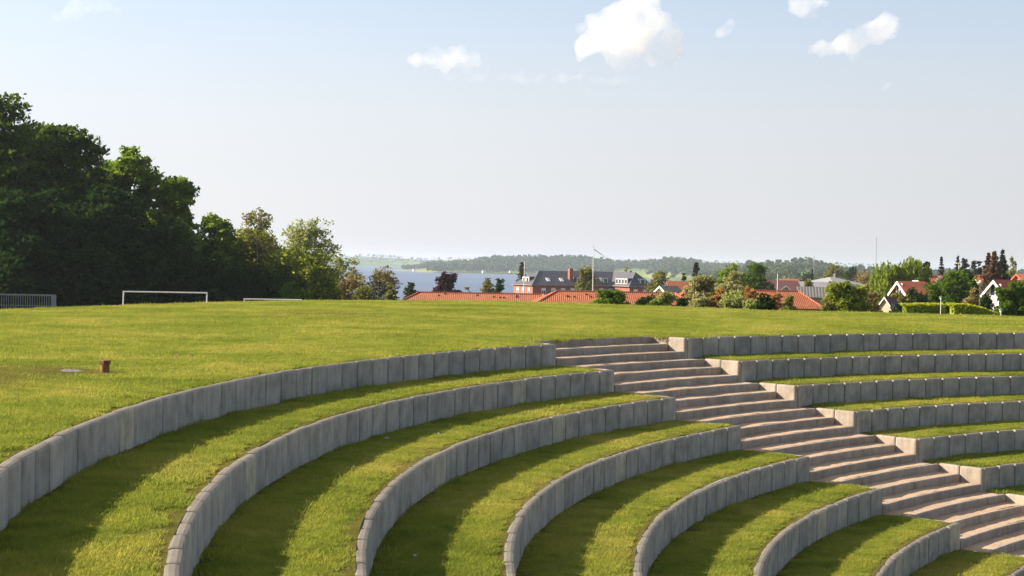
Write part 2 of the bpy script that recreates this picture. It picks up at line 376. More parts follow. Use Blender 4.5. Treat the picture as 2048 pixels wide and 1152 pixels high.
# ------------------------------------------------------------------ the staircase
st = empty('staircase', pol(R0-5*TD, 139, -5*TH), 0, 'wide concrete staircase with gravel treads running down through the grass terraces', 'stairs')
st_off = -st.location
def st_part(name, mb_or_me, m):
    me = mb_or_me if not isinstance(mb_or_me, MB) else mb_or_me.mesh(name)
    me.transform(Matrix.Translation(st_off)); return link(name, me, m, st)
SR = TD/3; SH = TH/3
def riser(mb, r, a0, a1, zt, zb, t=.075, c=.02):
    prof = [(r, zb), (r, zt-c), (r+c*.4, zt-c*.35), (r+c, zt), (r+t, zt), (r+t, zb)]
    length = R(a1-a0)*r; n = max(2, round(length/.62)); g = math.degrees(.003/r)
    for i in range(n):
        b0 = a0+(a1-a0)*i/n+g; b1 = a0+(a1-a0)*(i+1)/n-g; j = rnd.uniform(-.004, .004)
        A = [pol(rr+j, b0, z) for rr, z in prof]; B = [pol(rr+j, b1, z) for rr, z in prof]; m_ = len(prof)
        mb.add(A+B, [tuple(range(m_)), tuple(range(m_, 2*m_))[::-1]]+[(q, m_+q, m_+(q+1) % m_, (q+1) % m_) for q in range(m_)])
for s in range(3*NT):
    r = R0+2*SR-s*SR; zt = -s*SH
    a1 = ANG_L-.02; a0 = ang_r(R0-(s//3)*TD)+.02
    mb = MB(); riser(mb, r, a0, a1, zt+.004, zt-SH-.12); st_part('step', mb, M_STEP)
    st_part('gravel_tread', ring_sheet(r+.02, r-SR+.075, a0, a1, zt-SH+.004, .016), M_GRAVEL)
for k in range(NT):
    r, z = R0-k*TD, -k*TH
    for ang, sg, r0 in ((ang_r(r), -1, r), (ANG_L, 1, r+BT+.006)):
        for q0, q1 in ((r0, r+.49), (r+.502, r+.97)):
            L = q1-q0; me = block_mesh(L, .62, BT, .034)
            me.transform(Matrix.Translation((-L/2 if False else 0, 0, 0)))
            mid = (q0+q1)/2
            # local x along the radius, local y away from the steps
            d = Vector((math.cos(R(ang)), math.sin(R(ang)), 0)); nn = Vector((-d.y, d.x, 0))*sg
            ux = d if sg > 0 else -d
            M4 = Matrix(((ux.x, nn.x, 0, 0), (ux.y, nn.y, 0, 0), (0, 0, 1, 0), (0, 0, 0, 1)))
            M4.translation = pol(mid, ang, z+.016)
            me.transform(M4); me.transform(Matrix.Translation(st_off)); link('side_block', me, M_STEP, st)

# ------------------------------------------------------------------ water and hills
lk = MB(); lk.add([(-9000, 250, -30), (9000, 250, -30), (9000, 9300, -30), (-9000, 9300, -30)], [(0, 1, 2, 3)])
tag(lk.build('lake', m_lake()), kind='structure')
def ridge(name, prof, d_shore, d_top, m, drop, rows=10, step=8):
    """a shore rising to a skyline: prof = [(photo x, photo y of the bare ground top)]"""
    xs = np.arange(prof[0][0], prof[-1][0]+1, step); ty = np.interp(xs, [p[0] for p in prof], [p[1] for p in prof]); V = []
    for u, v in zip(xs, ty):
        ds = np.interp(u, *d_shore) if isinstance(d_shore, tuple) else d_shore
        top = P(u, v, d_top); base = P(u, 500, ds); zt = max(top.z, drop+2)
        for j in range(rows+3):
            t = j/rows
            if t <= 1: q = base.lerp(Vector((top.x, top.y, 0)), t); q.z = drop+(zt-drop)*(t**.9)
            else: q = Vector((top.x*(1+.05*(j-rows)), top.y*(1+.05*(j-rows)), zt-12*(j-rows)**1.5))
            V.append(q)
    n = rows+3; Fq = [(i*n+j, (i+1)*n+j, (i+1)*n+j+1, i*n+j+1) for i in range(len(xs)-1) for j in range(n-1)]
    o = link('hills', quads('hills', np.array(V), np.array(Fq), True), m); tag(o, kind='structure')
    def ground(u, t):
        v = np.interp(u, [p[0] for p in prof], [p[1] for p in prof]); ds = np.interp(u, *d_shore) if isinstance(d_shore, tuple) else d_shore
        top = P(u, v, d_top); base = P(u, 500, ds); q = base.lerp(Vector((top.x, top.y, 0)), t); q.z = drop+(max(top.z, drop+2)-drop)*(t**.9); return q
    return ground
M_HFAR = m_hills('far_fields', [(0, (.10, .15, .05)), (.35, (.05, .085, .04)), (.6, (.16, .19, .07)), (.8, (.07, .11, .05))], .0035)
M_HMID = m_hills('shore_fields', [(0, (.17, .21, .06)), (.4, (.12, .17, .05)), (.7, (.24, .25, .09)), (.85, (.13, .18, .06))], .006)
ridge('hills', [(560, 518), (690, 514), (720, 512.5), (760, 514.5), (800, 516.5), (840, 520), (1000, 521), (1300, 523), (1700, 531)], 5600, 8000, M_HFAR, -32)
g_mid = ridge('hills', [(790, 545), (815, 540), (860, 535), (910, 533), (990, 523), (1100, 521), (1160, 522), (1230, 532), (1290, 533), (1350, 524), (1400, 532), (1480, 536), (1560, 538), (1680, 541), (1760, 544)],
              ([790, 1150, 1350, 1760], [3420, 3400, 2700, 2300]), 4100, M_HMID, -31)
g_near = ridge('hills', [(1380, 560), (1440, 550), (1500, 540), (1560, 535), (1620, 534), (1680, 542), (1740, 548), (1850, 548), (1950, 548), (2080, 549), (2300, 553)], 950, 2700, M_HMID, -24)

# ------------------------------------------------------------------ foliage
def leaf_quads(C, size, rng, up=.35, stretch=1.5, hang=False):
    n = len(C); nrm = rng.normal(size=(n, 3)); nrm[:, 2] = np.abs(nrm[:, 2])+up; nrm /= np.linalg.norm(nrm, axis=1)[:, None]
    a = rng.normal(size=(n, 3))
    if hang: nrm[:, 2] *= .15; nrm /= np.linalg.norm(nrm, axis=1)[:, None]; a = a*.25+np.array([0, 0, -1.])
    a -= (a*nrm).sum(1)[:, None]*nrm; a /= np.linalg.norm(a, axis=1)[:, None]; b = np.cross(nrm, a)
    s = (size*rng.uniform(.6, 1.3, n))[:, None]*.5
    V = np.stack([C-a*s*stretch, C-b*s*.8, C+a*s*stretch, C+b*s*.8], 1)
    return V.reshape(-1, 3), np.arange(4*n).reshape(-1, 4)
def clusters_broad(rng, h, r, cb, n_lobe, n_cl, flat=1., fill=.5, top=.5):
    """cluster centres: lobes spread in an egg-shaped crown, clumps on each lobe's shell"""
    zc, rz = (h+cb)/2, (h-cb)/2; out = []; lobes = []; ph = rng.uniform(0, 6.28)
    for i in range(n_lobe):
        zf = 1-2*(i+.5)/n_lobe; af = i*2.39996+ph; u = np.array([math.sqrt(1-zf*zf)*math.cos(af), math.sqrt(1-zf*zf)*math.sin(af), zf])+rng.normal(size=3)*.16; u /= np.linalg.norm(u); q = rng.uniform(fill, .82)
        zz = u[2]; w = 1-.35*max(0, zz)*top-.12*max(0, -zz)
        c = np.array([u[0]*q*r*w, u[1]*q*r*w, zc+zz*q*rz*.95]); lr = r*rng.uniform(.27, .46)*(1.15-.35*q)
        lobes.append((c, lr))
        d = rng.normal(size=(n_cl, 3)); d /= np.linalg.norm(d, axis=1)[:, None]; d[:, 2] *= flat
        out.append(c+d*lr*rng.uniform(.55, 1.05, (n_cl, 1)))
    return np.concatenate(out), lobes
def spray(rng, cl, per, sig, flat):
    d = np.clip(rng.normal(size=(len(cl), per, 3)), -1.7, 1.7)*np.array([1, 1, flat])*sig; return (cl[:, None]+d).reshape(-1, 3)
def limbs(mb, rng, lobes, h, cb, tr, lean=0., sub=2, minr=.03):
    p0 = Vector((0, 0, -.6)); tops = Vector((rng.normal()*.3, rng.normal()*.3, h*.74))
    tp = [p0.lerp(tops, t)+Vector((math.sin(t*5+lean)*.02*h, math.cos(t*4)*.015*h, 0))*(t > 0) for t in (0, .12, .3, .5, .7, .88, 1)]
    mb.tube(tp, [tr*1.35, tr, tr*.88, tr*.68, tr*.45, tr*.25, tr*.1], 7)
    for c, lr in lobes:
        c = Vector(c); t = min(.95, max(.15, (c.z-.38*math.hypot(c.x, c.y))/(h*.74)*.85)); i = t*6; k = int(i)
        a = tp[k].lerp(tp[min(k+1, 6)], i-k); mid = a.lerp(c, .5)+Vector((0, 0, .06*h*rng.uniform(-.2, 1))); rr = max(minr*1.3, tr*(.42-.3*t))
        mb.tube([a, mid, c], [rr, rr*.7, max(minr*.7, rr*.3)], 5)
        for _ in range(sub):
            e = c+Vector(np.clip(rng.normal(size=3), -1, 1))*lr*.75; e.z = min(max(e.z, c.z-lr*.3), h*.97); mb.tube([mid.lerp(c, rng.uniform(.2, .9)), (mid+e)/2+Vector((0, 0, .1*lr)), e], [max(minr*.8, rr*.4), max(minr*.6, rr*.25), minr*.4], 4)
TREES = 0
def tree(name, label, u, v, wpx, D, kind, col, n, ls, cat='tree', group=None, bark=None, cbf=None, dz=0., seed=None, **kw):
    """u, v: where the photo shows the top; wpx: its crown width in the photo; D: how far it stands"""
    global TREES; TREES += 1
    rng = np.random.default_rng(seed or 100+TREES)
    t = P(u, v, D); zb = tz(t.x, t.y)+dz; h = t.z-zb; r = wpx*D/F_PX/2
    root = empty(name, (t.x, t.y, zb), 0, label, cat, group); wood = MB(); minr = D*.00016
    bark = bark or M_BARK
    if kind in ('broad', 'beech', 'sparse', 'bush', 'birch'):
        cb = h*(cbf if cbf is not None else {'broad': .16, 'beech': .02, 'sparse': .22, 'bush': -.05, 'birch': .12}[kind])
        nl = kw.get('lobes', {'broad': 30, 'beech': 36, 'sparse': 28, 'bush': 28, 'birch': 22}[kind]); nc = 14
        cl, lobes = clusters_broad(rng, h, r, cb, nl, nc, kw.get('flat', .7), .25 if kind == 'bush' else .5, kw.get('top', .6))
        hy = np.hypot(cl[:, 0], cl[:, 1]); ex = .35*np.percentile(hy, 96)+.65*hy.max(); zl, zh = cl[:, 2].min(), cl[:, 2].max()
        fx = r*.94/ex; fz = (h*.985-max(cb, 0))/(zh-zl); z0_ = max(cb, 0)
        nz = lambda a: np.stack([a[..., 0]*fx, a[..., 1]*fx, z0_+(a[..., 2]-zl)*fz], -1)
        cl = nz(cl); lobes = [(nz(c_), l_*fx) for c_, l_ in lobes]
        lb = lobes if kind != 'bush' else lobes[:7]
        limbs(wood, rng, lb, h, cb, max(h*.017, .05)*kw.get('trunk', 1.), u, {'sparse': 7}.get(kind, 2), minr)
        sig = r*kw.get('sig', {'bush': .12, 'broad': .11, 'beech': .10}.get(kind, .085)); n = n*(1.5 if kind == 'bush' else 1.2); per = max(2, int(n/len(cl)))
        L = spray(rng, cl, per, sig, {'beech': .35, 'birch': 1.2}.get(kind, .6))
        if kind == 'birch': L[:, 2] -= rng.exponential(.05*h, len(L))
        L = L[L[:, 2] > .05*ls]
    elif kind == 'conifer':
        wood.tube([(0, 0, -.5), (0, 0, h*.5), (0, 0, h)], [h*.02, h*.012, minr*.5], 6)
        L = []; nw = kw.get('whorls', 16)*2
        for i in range(nw):
            f = (i+rng.uniform(0, .6))/nw; z = h*(.08+.9*f); rr = r*((1-f)**kw.get('pw', .8))*rng.uniform(.7, 1.15)+.02*r
            for j in range(7):
                a = rng.uniform(0, 6.283); e = rr*rng.uniform(.75, 1.1); dr = kw.get('droop', -.22)
                m_ = max(3, int(n/nw/7)); q = rng.uniform(.05, 1, m_)**.7
                L.append(np.stack([np.cos(a)*e*q, np.sin(a)*e*q, z+dr*e*q+.18*e*q**3], -1)+rng.normal(size=(m_, 3))*np.array([.13, .13, .10])*max(e, .3))
                wood.tube([(0, 0, z), (math.cos(a)*e*.8, math.sin(a)*e*.8, z+dr*e*.7)], [minr*.8, minr*.4], 4)
        L = np.concatenate(L)
    elif kind == 'willow':
        cl, lobes = clusters_broad(rng, h, r*.9, h*.42, 22, 16, .8, .35, .4); limbs(wood, rng, lobes, h, h*.42, h*.02, 1., 2, minr)
        L = []
        for c in cl:
            ln = rng.uniform(.35, .85)*h*(.45+.55*min(1, math.hypot(c[0], c[1])/r)); ln = min(ln, c[2]-.1*h); m_ = max(3, int(n/len(cl)))
            q = rng.uniform(0, 1, m_); out = 1+.10*np.sin(q*2.5); L.append(np.stack([c[0]*out, c[1]*out, c[2]-ln*q], -1)+rng.normal(size=(m_, 3))*.035*r)
        L = np.concatenate(L)
    V, Fq = leaf_quads(L, ls, rng, .35 if kind != 'willow' else 0., 1.5 if kind != 'willow' else 1.9, kind == 'willow')
    link('crown', quads('crown', V, Fq), col, root); wood.build('trunk' if kind != 'bush' else 'stem', bark, root)
    return root
L_DARK = leaf((.019, .042, .010), (.038, .072, .014), .4); L_MID = leaf((.065, .125, .014), (.125, .19, .022), .45); L_LIME = leaf((.13, .20, .018), (.21, .28, .035), .5)
L_OLIVE = leaf((.16, .17, .035), (.26, .25, .065), .45); L_YG = leaf((.20, .25, .024), (.30, .33, .04), .5); L_PALE = leaf((.27, .31, .085), (.38, .40, .13), .5)
L_BROWN = leaf((.23, .18, .065), (.33, .27, .10), .4); L_TAN = leaf((.29, .285, .115), (.40, .375, .165), .42); L_ORANGE = leaf((.36, .19, .06), (.45, .25, .08), .35)
L_COPPER = leaf((.045, .016, .022), (.085, .028, .034), .3); L_SPRUCE = leaf((.035, .045, .030), (.07, .075, .045), .15); L_RSPR = leaf((.11, .065, .035), (.16, .10, .05), .2)
L_BLUEG = leaf((.04, .065, .05), (.07, .10, .07), .2); L_DKGR = leaf((.03, .055, .014), (.05, .085, .02), .35); L_HEDGE = leaf((.38, .44, .03), (.50, .53, .05), .55)

L_BEECH = leaf((.034, .066, .010), (.10, .15, .018), .5)
L_LEAFY = leaf((.10, .18, .014), (.24, .32, .03), .58)
WG = 'trees of the dark wood at the left'
tree('beech_tree', 'tallest dark beech at the left end of the wood, cut by the frame', 0, 186, 262, 168, 'beech', L_BEECH, 21000, .42, group=WG, lobes=46)
tree('beech_tree', 'broad dark beech with feathery top, second from the left of the wood', 130, 248, 230, 172, 'beech', L_BEECH, 23000, .42, group=WG, lobes=44)
tree('maple_tree', 'tall maple with light green rounded top right of the dark beeches', 260, 294, 136, 178, 'broad', L_LEAFY, 16000, .40, seed=17, top=.25, group=WG, lobes=34, cbf=.03, sig=.10)
tree('maple_tree', 'narrow maple with gappy sunlit top at the right end of the tall wood', 352, 354, 108, 176, 'broad', L_LEAFY, 11000, .40, group=WG, lobes=30, cbf=.03, sig=.10, top=.25)
tree('beech_tree', 'low dark beech filling the wood behind the white goal', 205, 372, 190, 160, 'beech', L_DARK, 14000, .42, group=WG, lobes=36)
tree('beech_tree', 'low dark beech under the narrow maple at the right of the white goal', 330, 448, 170, 160, 'beech', L_DARK, 12000, .42, group=WG, lobes=34)
tree('beech_tree', 'low dark beech behind the barred steel goal', 60, 380, 220, 156, 'beech', L_DARK, 15000, .42, group=WG, lobes=36)
tree('lime_tree', 'round bright green tree where the wood steps down', 436, 430, 110, 186, 'broad', L_LIME, 10000, .38, group=WG, lobes=26, cbf=.05)
tree('dark_shrub', 'dark shrub at the foot of the wood, right of the white goal', 436, 525, 120, 158, 'bush', L_DARK, 8000, .36, 'shrub', WG)
tree('ash_tree', 'tall half bare ash with brown twigs poking over its leaves', 515, 414, 92, 188, 'sparse', L_OLIVE, 2300, .26, bark=M_BARKP, group=WG, cbf=.25)
tree('lime_tree', 'olive green tree wrapped round the half bare ash', 512, 458, 116, 192, 'broad', L_YG, 8500, .36, group=WG, cbf=.05)
tree('willow_tree', 'pale airy willow with open crown right of the half bare ash', 612, 436, 136, 196, 'sparse', L_PALE, 5200, .30, group=WG, cbf=.12, bark=M_BARKP)
for lab_, u_, v_, w_, D_ in (('dark understorey shrub at the left frame edge, behind the barred steel goal', 10, 470, 130, 156), ('dark understorey shrub between the steel goal and the white goal', 110, 480, 140, 157),
        ('dark understorey shrub just left of the white goal', 200, 490, 130, 156), ('dark understorey shrub behind the middle of the white goal', 285, 480, 130, 158), ('dark understorey shrub behind the right post of the white goal', 365, 492, 120, 158),
        ('dark understorey shrub above the left end of the low goal', 490, 535, 100, 166), ('dark understorey shrub deep in the wood behind the right post of the steel goal', 150, 530, 200, 176), ('dark understorey shrub deep in the wood at the left frame edge', -10, 520, 200, 178), ('dark understorey shrub deep in the wood behind the gap before the low goal', 420, 540, 180, 178), ('dark understorey shrub deep in the wood behind the white goal', 290, 530, 200, 180)):
    tree('dark_shrub', lab_, u_, v_, w_, D_, 'bush', L_DARK, 8000, .36, 'shrub', WG)
tree('beech_tree', 'dark beech in the back row, between the tallest beech and the broad one', 70, 246, 170, 186, 'beech', L_BEECH, 12000, .45, group=WG, lobes=36)
tree('beech_tree', 'dark beech in the back row, between the broad beech and the tall maple', 195, 318, 150, 190, 'beech', L_BEECH, 11000, .45, group=WG, lobes=34)
tree('beech_tree', 'dark beech in the back row, behind the foot of the two maples', 330, 420, 170, 196, 'beech', L_DARK, 11000, .45, group=WG, lobes=34)
tree('hazel_bush', 'olive bush under the pale airy willow', 612, 492, 150, 186, 'bush', L_YG, 7500, .34, 'bush', WG)
tree('hazel_bush', 'dark green bush between the ash and the willow', 548, 545, 110, 172, 'bush', L_DKGR, 6000, .32, 'bush', WG)
tree('hazel_bush', 'bright green low bush near the low white goal', 590, 566, 70, 165, 'bush', L_MID, 3500, .28, 'bush', WG)
tree('hazel_bush', 'yellow green bush at the foot of the willow, right side', 648, 535, 80, 176, 'bush', L_YG, 4500, .30, 'bush', WG)
tree('young_tree', 'thin wispy tree leaning out beside the pale willow', 683, 503, 84, 190, 'sparse', L_PALE, 1800, .26, group=WG, cbf=.15, bark=M_BARKP)
tree('hawthorn_tree', 'small brown budding tree with spreading crown left of the lake gap', 700, 541, 100, 182, 'sparse', L_BROWN, 2200, .24, group=WG, cbf=.1, bark=M_BARKP)
tree('hawthorn_tree', 'umbrella shaped brown budding tree in front of the lake', 766, 532, 74, 186, 'sparse', L_BROWN, 1700, .24, group=WG, cbf=.35, bark=M_BARKP)
tree('hazel_bush', 'low brown bush between the two small budding trees', 733, 570, 70, 178, 'bush', L_OLIVE, 1700, .24, 'bush', WG)
tree('garden_shrub', 'olive shrub left of the end of the long red roof', 782, 570, 34, 176, 'bush', L_OLIVE, 1700, .26, 'bush')

# ------------------------------------------------------------------ buildings
def local(root, rz):
    return root
def hip_roof(mb, L, Wd, zr, inset, ov=.45, drop=.3, t=.16):
    """hipped roof over a plan L x Wd centred on the origin, ridge along x; eaves at z = -drop"""
    a, b = L/2+ov, Wd/2+ov; e = [(-a, -b, -drop), (a, -b, -drop), (a, b, -drop), (-a, b, -drop)]; q = [(-L/2+inset, 0, zr), (L/2-inset, 0, zr)]
    u = [(x, y, z-t) for x, y, z in e]
    mb.add(e+q+u, [(0, 1, 5, 4), (2, 3, 4, 5), (1, 2, 5), (3, 0, 4), (0, 6, 7, 1), (1, 7, 8, 2), (2, 8, 9, 3), (3, 9, 6, 0), (9, 8, 7, 6)])
def wing(label, u0, u1, ur0, ur1, vr, D, ve, depth, walls=True):
    c0, c1 = P(ur0, vr, D), P(ur1, vr, D); e0, e1 = P(u0, ve, D-depth/2), P(u1, ve, D-depth/2)
    L = e1.x-e0.x; zr = (c0.z+c1.z)/2; ze = (e0.z+e1.z)/2; x = (e0.x+e1.x)/2
    root = empty('tiled_building', (x, D, ze), 0, label, 'building', 'wings of the long low building with orange tiled roofs')
    mb = MB(); ov = .5; a, b = L/2, depth/2; r0, r1 = c0.x-x, c1.x-x; z = zr-ze; t = .18
    V = [(-a, -b, 0), (a, -b, 0), (a, b, 0), (-a, b, 0), (r0, 0, z), (r1, 0, z)]
    mb.add(V+[(p[0], p[1], p[2]-t) for p in V[:4]], [(0, 1, 5, 4), (2, 3, 4, 5), (1, 2, 5), (3, 0, 4), (0, 6, 7, 1), (1, 7, 8, 2), (2, 8, 9, 3), (3, 9, 6, 0), (9, 8, 7, 6)])
    rf = mb.build('roof', M_TILE, root)
    rg = MB(); rg.tube([(r0, 0, z+.03), (r1, 0, z+.03)], .13, 6)
    for s, xx in ((r0, -a), (r1, a)): rg.tube([(s, 0, z+.03), (xx, -b, .05)], .12, 6); rg.tube([(s, 0, z+.03), (xx, b, .05)], .12, 6)
    rg.build('ridge_tiles', M_TILE2, rf)
    vt = random.Random(int(D*7))
    for _ in range(int(L/2.4)):
        x_ = vt.uniform(r0+.5, r1-.5); f = vt.uniform(.55, .9); y_ = -b*(1-f); vm = MB(); vm.box(x_-.14, x_+.14, y_-.12, y_+.12, z*f-.05, z*f+.16); vm.build('roof_vent', M_RUSTD, rf)
    gz = tz(x, D)-ze-1; wb = MB(); wb.box(-a+ov, a-ov, -b+ov, b-ov, gz, -t-.003); w = wb.build('wall', M_BRICK, root)
    i = 0; xx = -a+2
    while xx < a-2 and i < 12:
        fr = MB(); fr.box(xx, xx+1.3, -b+ov-.05, -b+ov+.05, -2.0, -.8); fo = fr.build('window', M_WHITE, root); pn = MB(); pn.box(xx+.1, xx+1.2, -b+ov-.06, -b+ov+.02, -1.9, -.9); pn.build('pane', M_GLASS, fo); xx += 3.6; i += 1
    return root
wing('left wing of the long low building, orange tiled roof starting beside the budding trees', 800, 1112, 838, 1085, 587, 212, 606, 9.5)
wing('middle wing of the long low building, its orange hip roof below the flagpole', 1066, 1396, 1114, 1350, 584.5, 203, 613, 11)
wing('right wing of the long low building, its orange hip roof ending behind the shrubs', 1335, 1650, 1378, 1597, 581, 214, 615, 10)

def window(parent, x, z, y, w, h, ax='x', blind=True, sgn=-1):
    """a framed window proud of a wall; ax x: wall runs along x, its face at y"""
    f = MB(); g = MB(); d = .07
    def bx(mb, a0, a1, y0, y1, z0, z1):
        y0, y1 = min(y0, y1), max(y0, y1)
        mb.box(a0, a1, y0, y1, z0, z1) if ax == 'x' else mb.box(y0, y1, a0, a1, z0, z1)
    bx(f, x-w/2, x+w/2, y, y+sgn*d, z, z+.1); bx(f, x-w/2, x+w/2, y, y+sgn*d, z+h-(.42*h if blind else .1), z+h)
    top = z+h-(.42*h if blind else .1)
    bx(f, x-w/2, x-w/2+.12, y, y+sgn*d, z+.1, top); bx(f, x+w/2-.12, x+w/2, y, y+sgn*d, z+.1, top); bx(f, x-.05, x+.05, y, y+sgn*d, z+.1, top)
    o = f.build('window', M_WHITE, parent); bx(g, x-w/2+.12, x+w/2-.12, y-sgn*.02, y+sgn*.03, z+.1, top); g.build('pane', M_GLASS, o)

M_GUT = plain('weathered_gutter', (.34, .27, .22), .7, .1, 1.)
def brick_house():
    D = 430.; cor = P(1065.5, 569.5, D); yaw = R(27); S = D/F_PX
    root = empty('brick_building', cor, yaw, 'large red brick building with black hipped roofs and dormers behind the orange tiled roofs', 'building')
    # local frame: corner at the origin, front wall along +x, west end along +y; eaves at z = 0
    Lx, Wy, rz = 34., 11.6, 3.9
    gz = tz(cor.x, cor.y)-cor.z-2
    w = MB(); w.box(0, Lx, 0, Wy, gz, -.25); w.build('wall', M_BRICK, root)
    ov = .5; V = [(-ov, -ov, 0), (Lx+ov, -ov, 0), (Lx+ov, Wy+ov, 0), (-ov, Wy+ov, 0), (5.0, Wy/2, rz), (Lx-3, Wy/2, rz)]
    rf = MB(); rf.add(V+[(p[0], p[1], -.22) for p in V[:4]], [(0, 1, 5, 4), (2, 3, 4, 5), (1, 2, 5), (3, 0, 4), (0, 6, 7, 1), (1, 7, 8, 2), (2, 8, 9, 3), (3, 9, 6, 0), (9, 8, 7, 6)])
    ro = rf.build('roof', M_SLATE, root)
    ft = MB(); ft.box(-ov-.08, Lx+ov+.08, -ov-.1, -ov-.003, -.16, -.02); ft.box(-ov-.1, -ov-.003, -ov-.1, Wy+ov+.1, -.16, -.02); ft.build('gutter', M_GUT, root)
    rt = MB(); rt.tube([(-ov, -ov, .08), (5.0, Wy/2, rz+.05)], .1, 5); rt.build('ridge_cap', M_STEEL, ro)
    for i in range(9): window(root, 3.4+i*3.1, -2.75, 0, 1.35, 1.9)
    for i in range(3): window(root, 2.2+i*3.4, -2.75, 0, 1.2, 1.9, 'y')
    # wing that comes forward at the right end
    x0, x1, yf = 25.6, 33.2, -9.5
    w = MB(); w.box(x0, x1, yf, -.6, gz, -.25); wl_ = w.build('wing_wall', M_BRICK, root)
    xm = (x0+x1)/2; V = [(x0-ov, yf-ov, .03), (x1+ov, yf-ov, .03), (x1+ov, Wy/2, .03), (x0-ov, Wy/2, .03), (xm, yf+3.2, rz+.06), (xm, Wy/2, rz+.06)]
    rf = MB(); rf.add(V+[(p[0], p[1], -.19) for p in V[:4]], [(0, 1, 4), (1, 2, 5, 4), (3, 0, 4, 5), (0, 6, 7, 1), (1, 7, 8, 2), (2, 8, 9, 3), (3, 9, 6, 0), (9, 8, 7, 6), (2, 3, 5)])
    ro2 = rf.build('wing_roof', M_SLATE, root)
    ft = MB(); ft.box(x0-ov-.1, x0-ov-.003, yf-ov-.1, -ov-.1, -.12, .02); ft.box(x0-ov-.003, x1+ov+.1, yf-ov-.1, yf-ov-.003, -.12, .02); ft.build('gutter', M_GUT, root)
    rt = MB(); rt.tube([(x0-ov, yf-ov, .1), (xm, yf+3.2, rz+.1)], .1, 5); rt.build('ridge_cap', M_STEEL, ro2)
    for i in range(3): window(wl_, yf+1.6+i*2.6, -3.3, x0, 1.2, 1.7, 'y')
    for i in range(2): window(wl_, x0+2+i*3.2, -2.75, yf, 1.3, 1.9)
    def dormer(x, y, ax, n, hh=1.75, z0=.45, depth=3.2, wd=1.35):
        b = MB(); s = n*wd/2
        if ax == 'x': b.box(x-s, x+s, y, y+depth, z0, z0+hh)
        else: b.box(x, x+depth, y-s, y+s, z0, z0+hh)
        o = b.build('dormer', M_SLATE, root); f = MB()
        for i in range(n):
            q = -s+(i+.5)*wd; e = wd*.40
            if ax == 'x': f.box(x+q-e, x+q+e, y-.09, y-.003, z0-.02, z0+hh-.1)
            else: f.box(x-.09, x-.003, y+q-e, y+q+e, z0-.02, z0+hh-.1)
        for i, fm in enumerate([f]): fm.build('dormer_front', M_WHITE, o)
        g = MB()
        for i in range(n):
            q = -s+(i+.5)*wd
            if ax == 'x': g.box(x+q-wd*.28, x+q+wd*.28, y-.12, y-.06, z0+.25, z0+hh-.3)
            else: g.box(x-.12, x-.06, y+q-wd*.28, y+q+wd*.28, z0+.25, z0+hh-.3)
        g.build('pane', M_GLASS, o)
    dormer(.75, Wy*.48, 'y', 2, wd=2.2); dormer(x0+.2, yf+4.7, 'y', 4, depth=2.8, wd=1.65)
    for x in (15.2, 20.0, 23.7): dormer(x, .75, 'x', 1, wd=1.9)
    dormer(xm+.6, yf+.35, 'x', 1, wd=2.2, depth=2.4)
    for x in (4.2+1.5, 10.0):
        b = MB(); z = 1.35; y = 1.35*(Wy/2+ov)/rz-ov; b.add([(x-.5, y-.6, z-.25), (x+.5, y-.6, z-.25), (x+.5, y+.6, z+.62), (x-.5, y+.6, z+.62), (x-.5, y-.6, z-.55), (x+.5, y-.6, z-.55), (x+.5, y+.6, z+.3), (x-.5, y+.6, z+.3)], [(0, 1, 2, 3), (7, 6, 5, 4), (0, 4, 5, 1), (1, 5, 6, 2), (2, 6, 7, 3), (3, 7, 4, 0)])
        b.build('skylight', M_WHITE, ro)
    b = MB(); b.box(12.5, 13.6, 1.5, 2.6, .3, 4.6); c = b.build('chimney', M_BRICK, ro); b = MB(); b.lathe([(.16, 4.6), (.2, 4.7), (.2, 5.0), (.12, 5.15)], 10, 13.05, 2.05); b.build('chimney_pot', M_STEEL, c)
    b = MB(); b.box(xm-.25, xm+.25, yf+5.6, yf+6.1, rz-.6, rz+.45); b.build('vent_stack', M_SLATE, ro2)
brick_house()

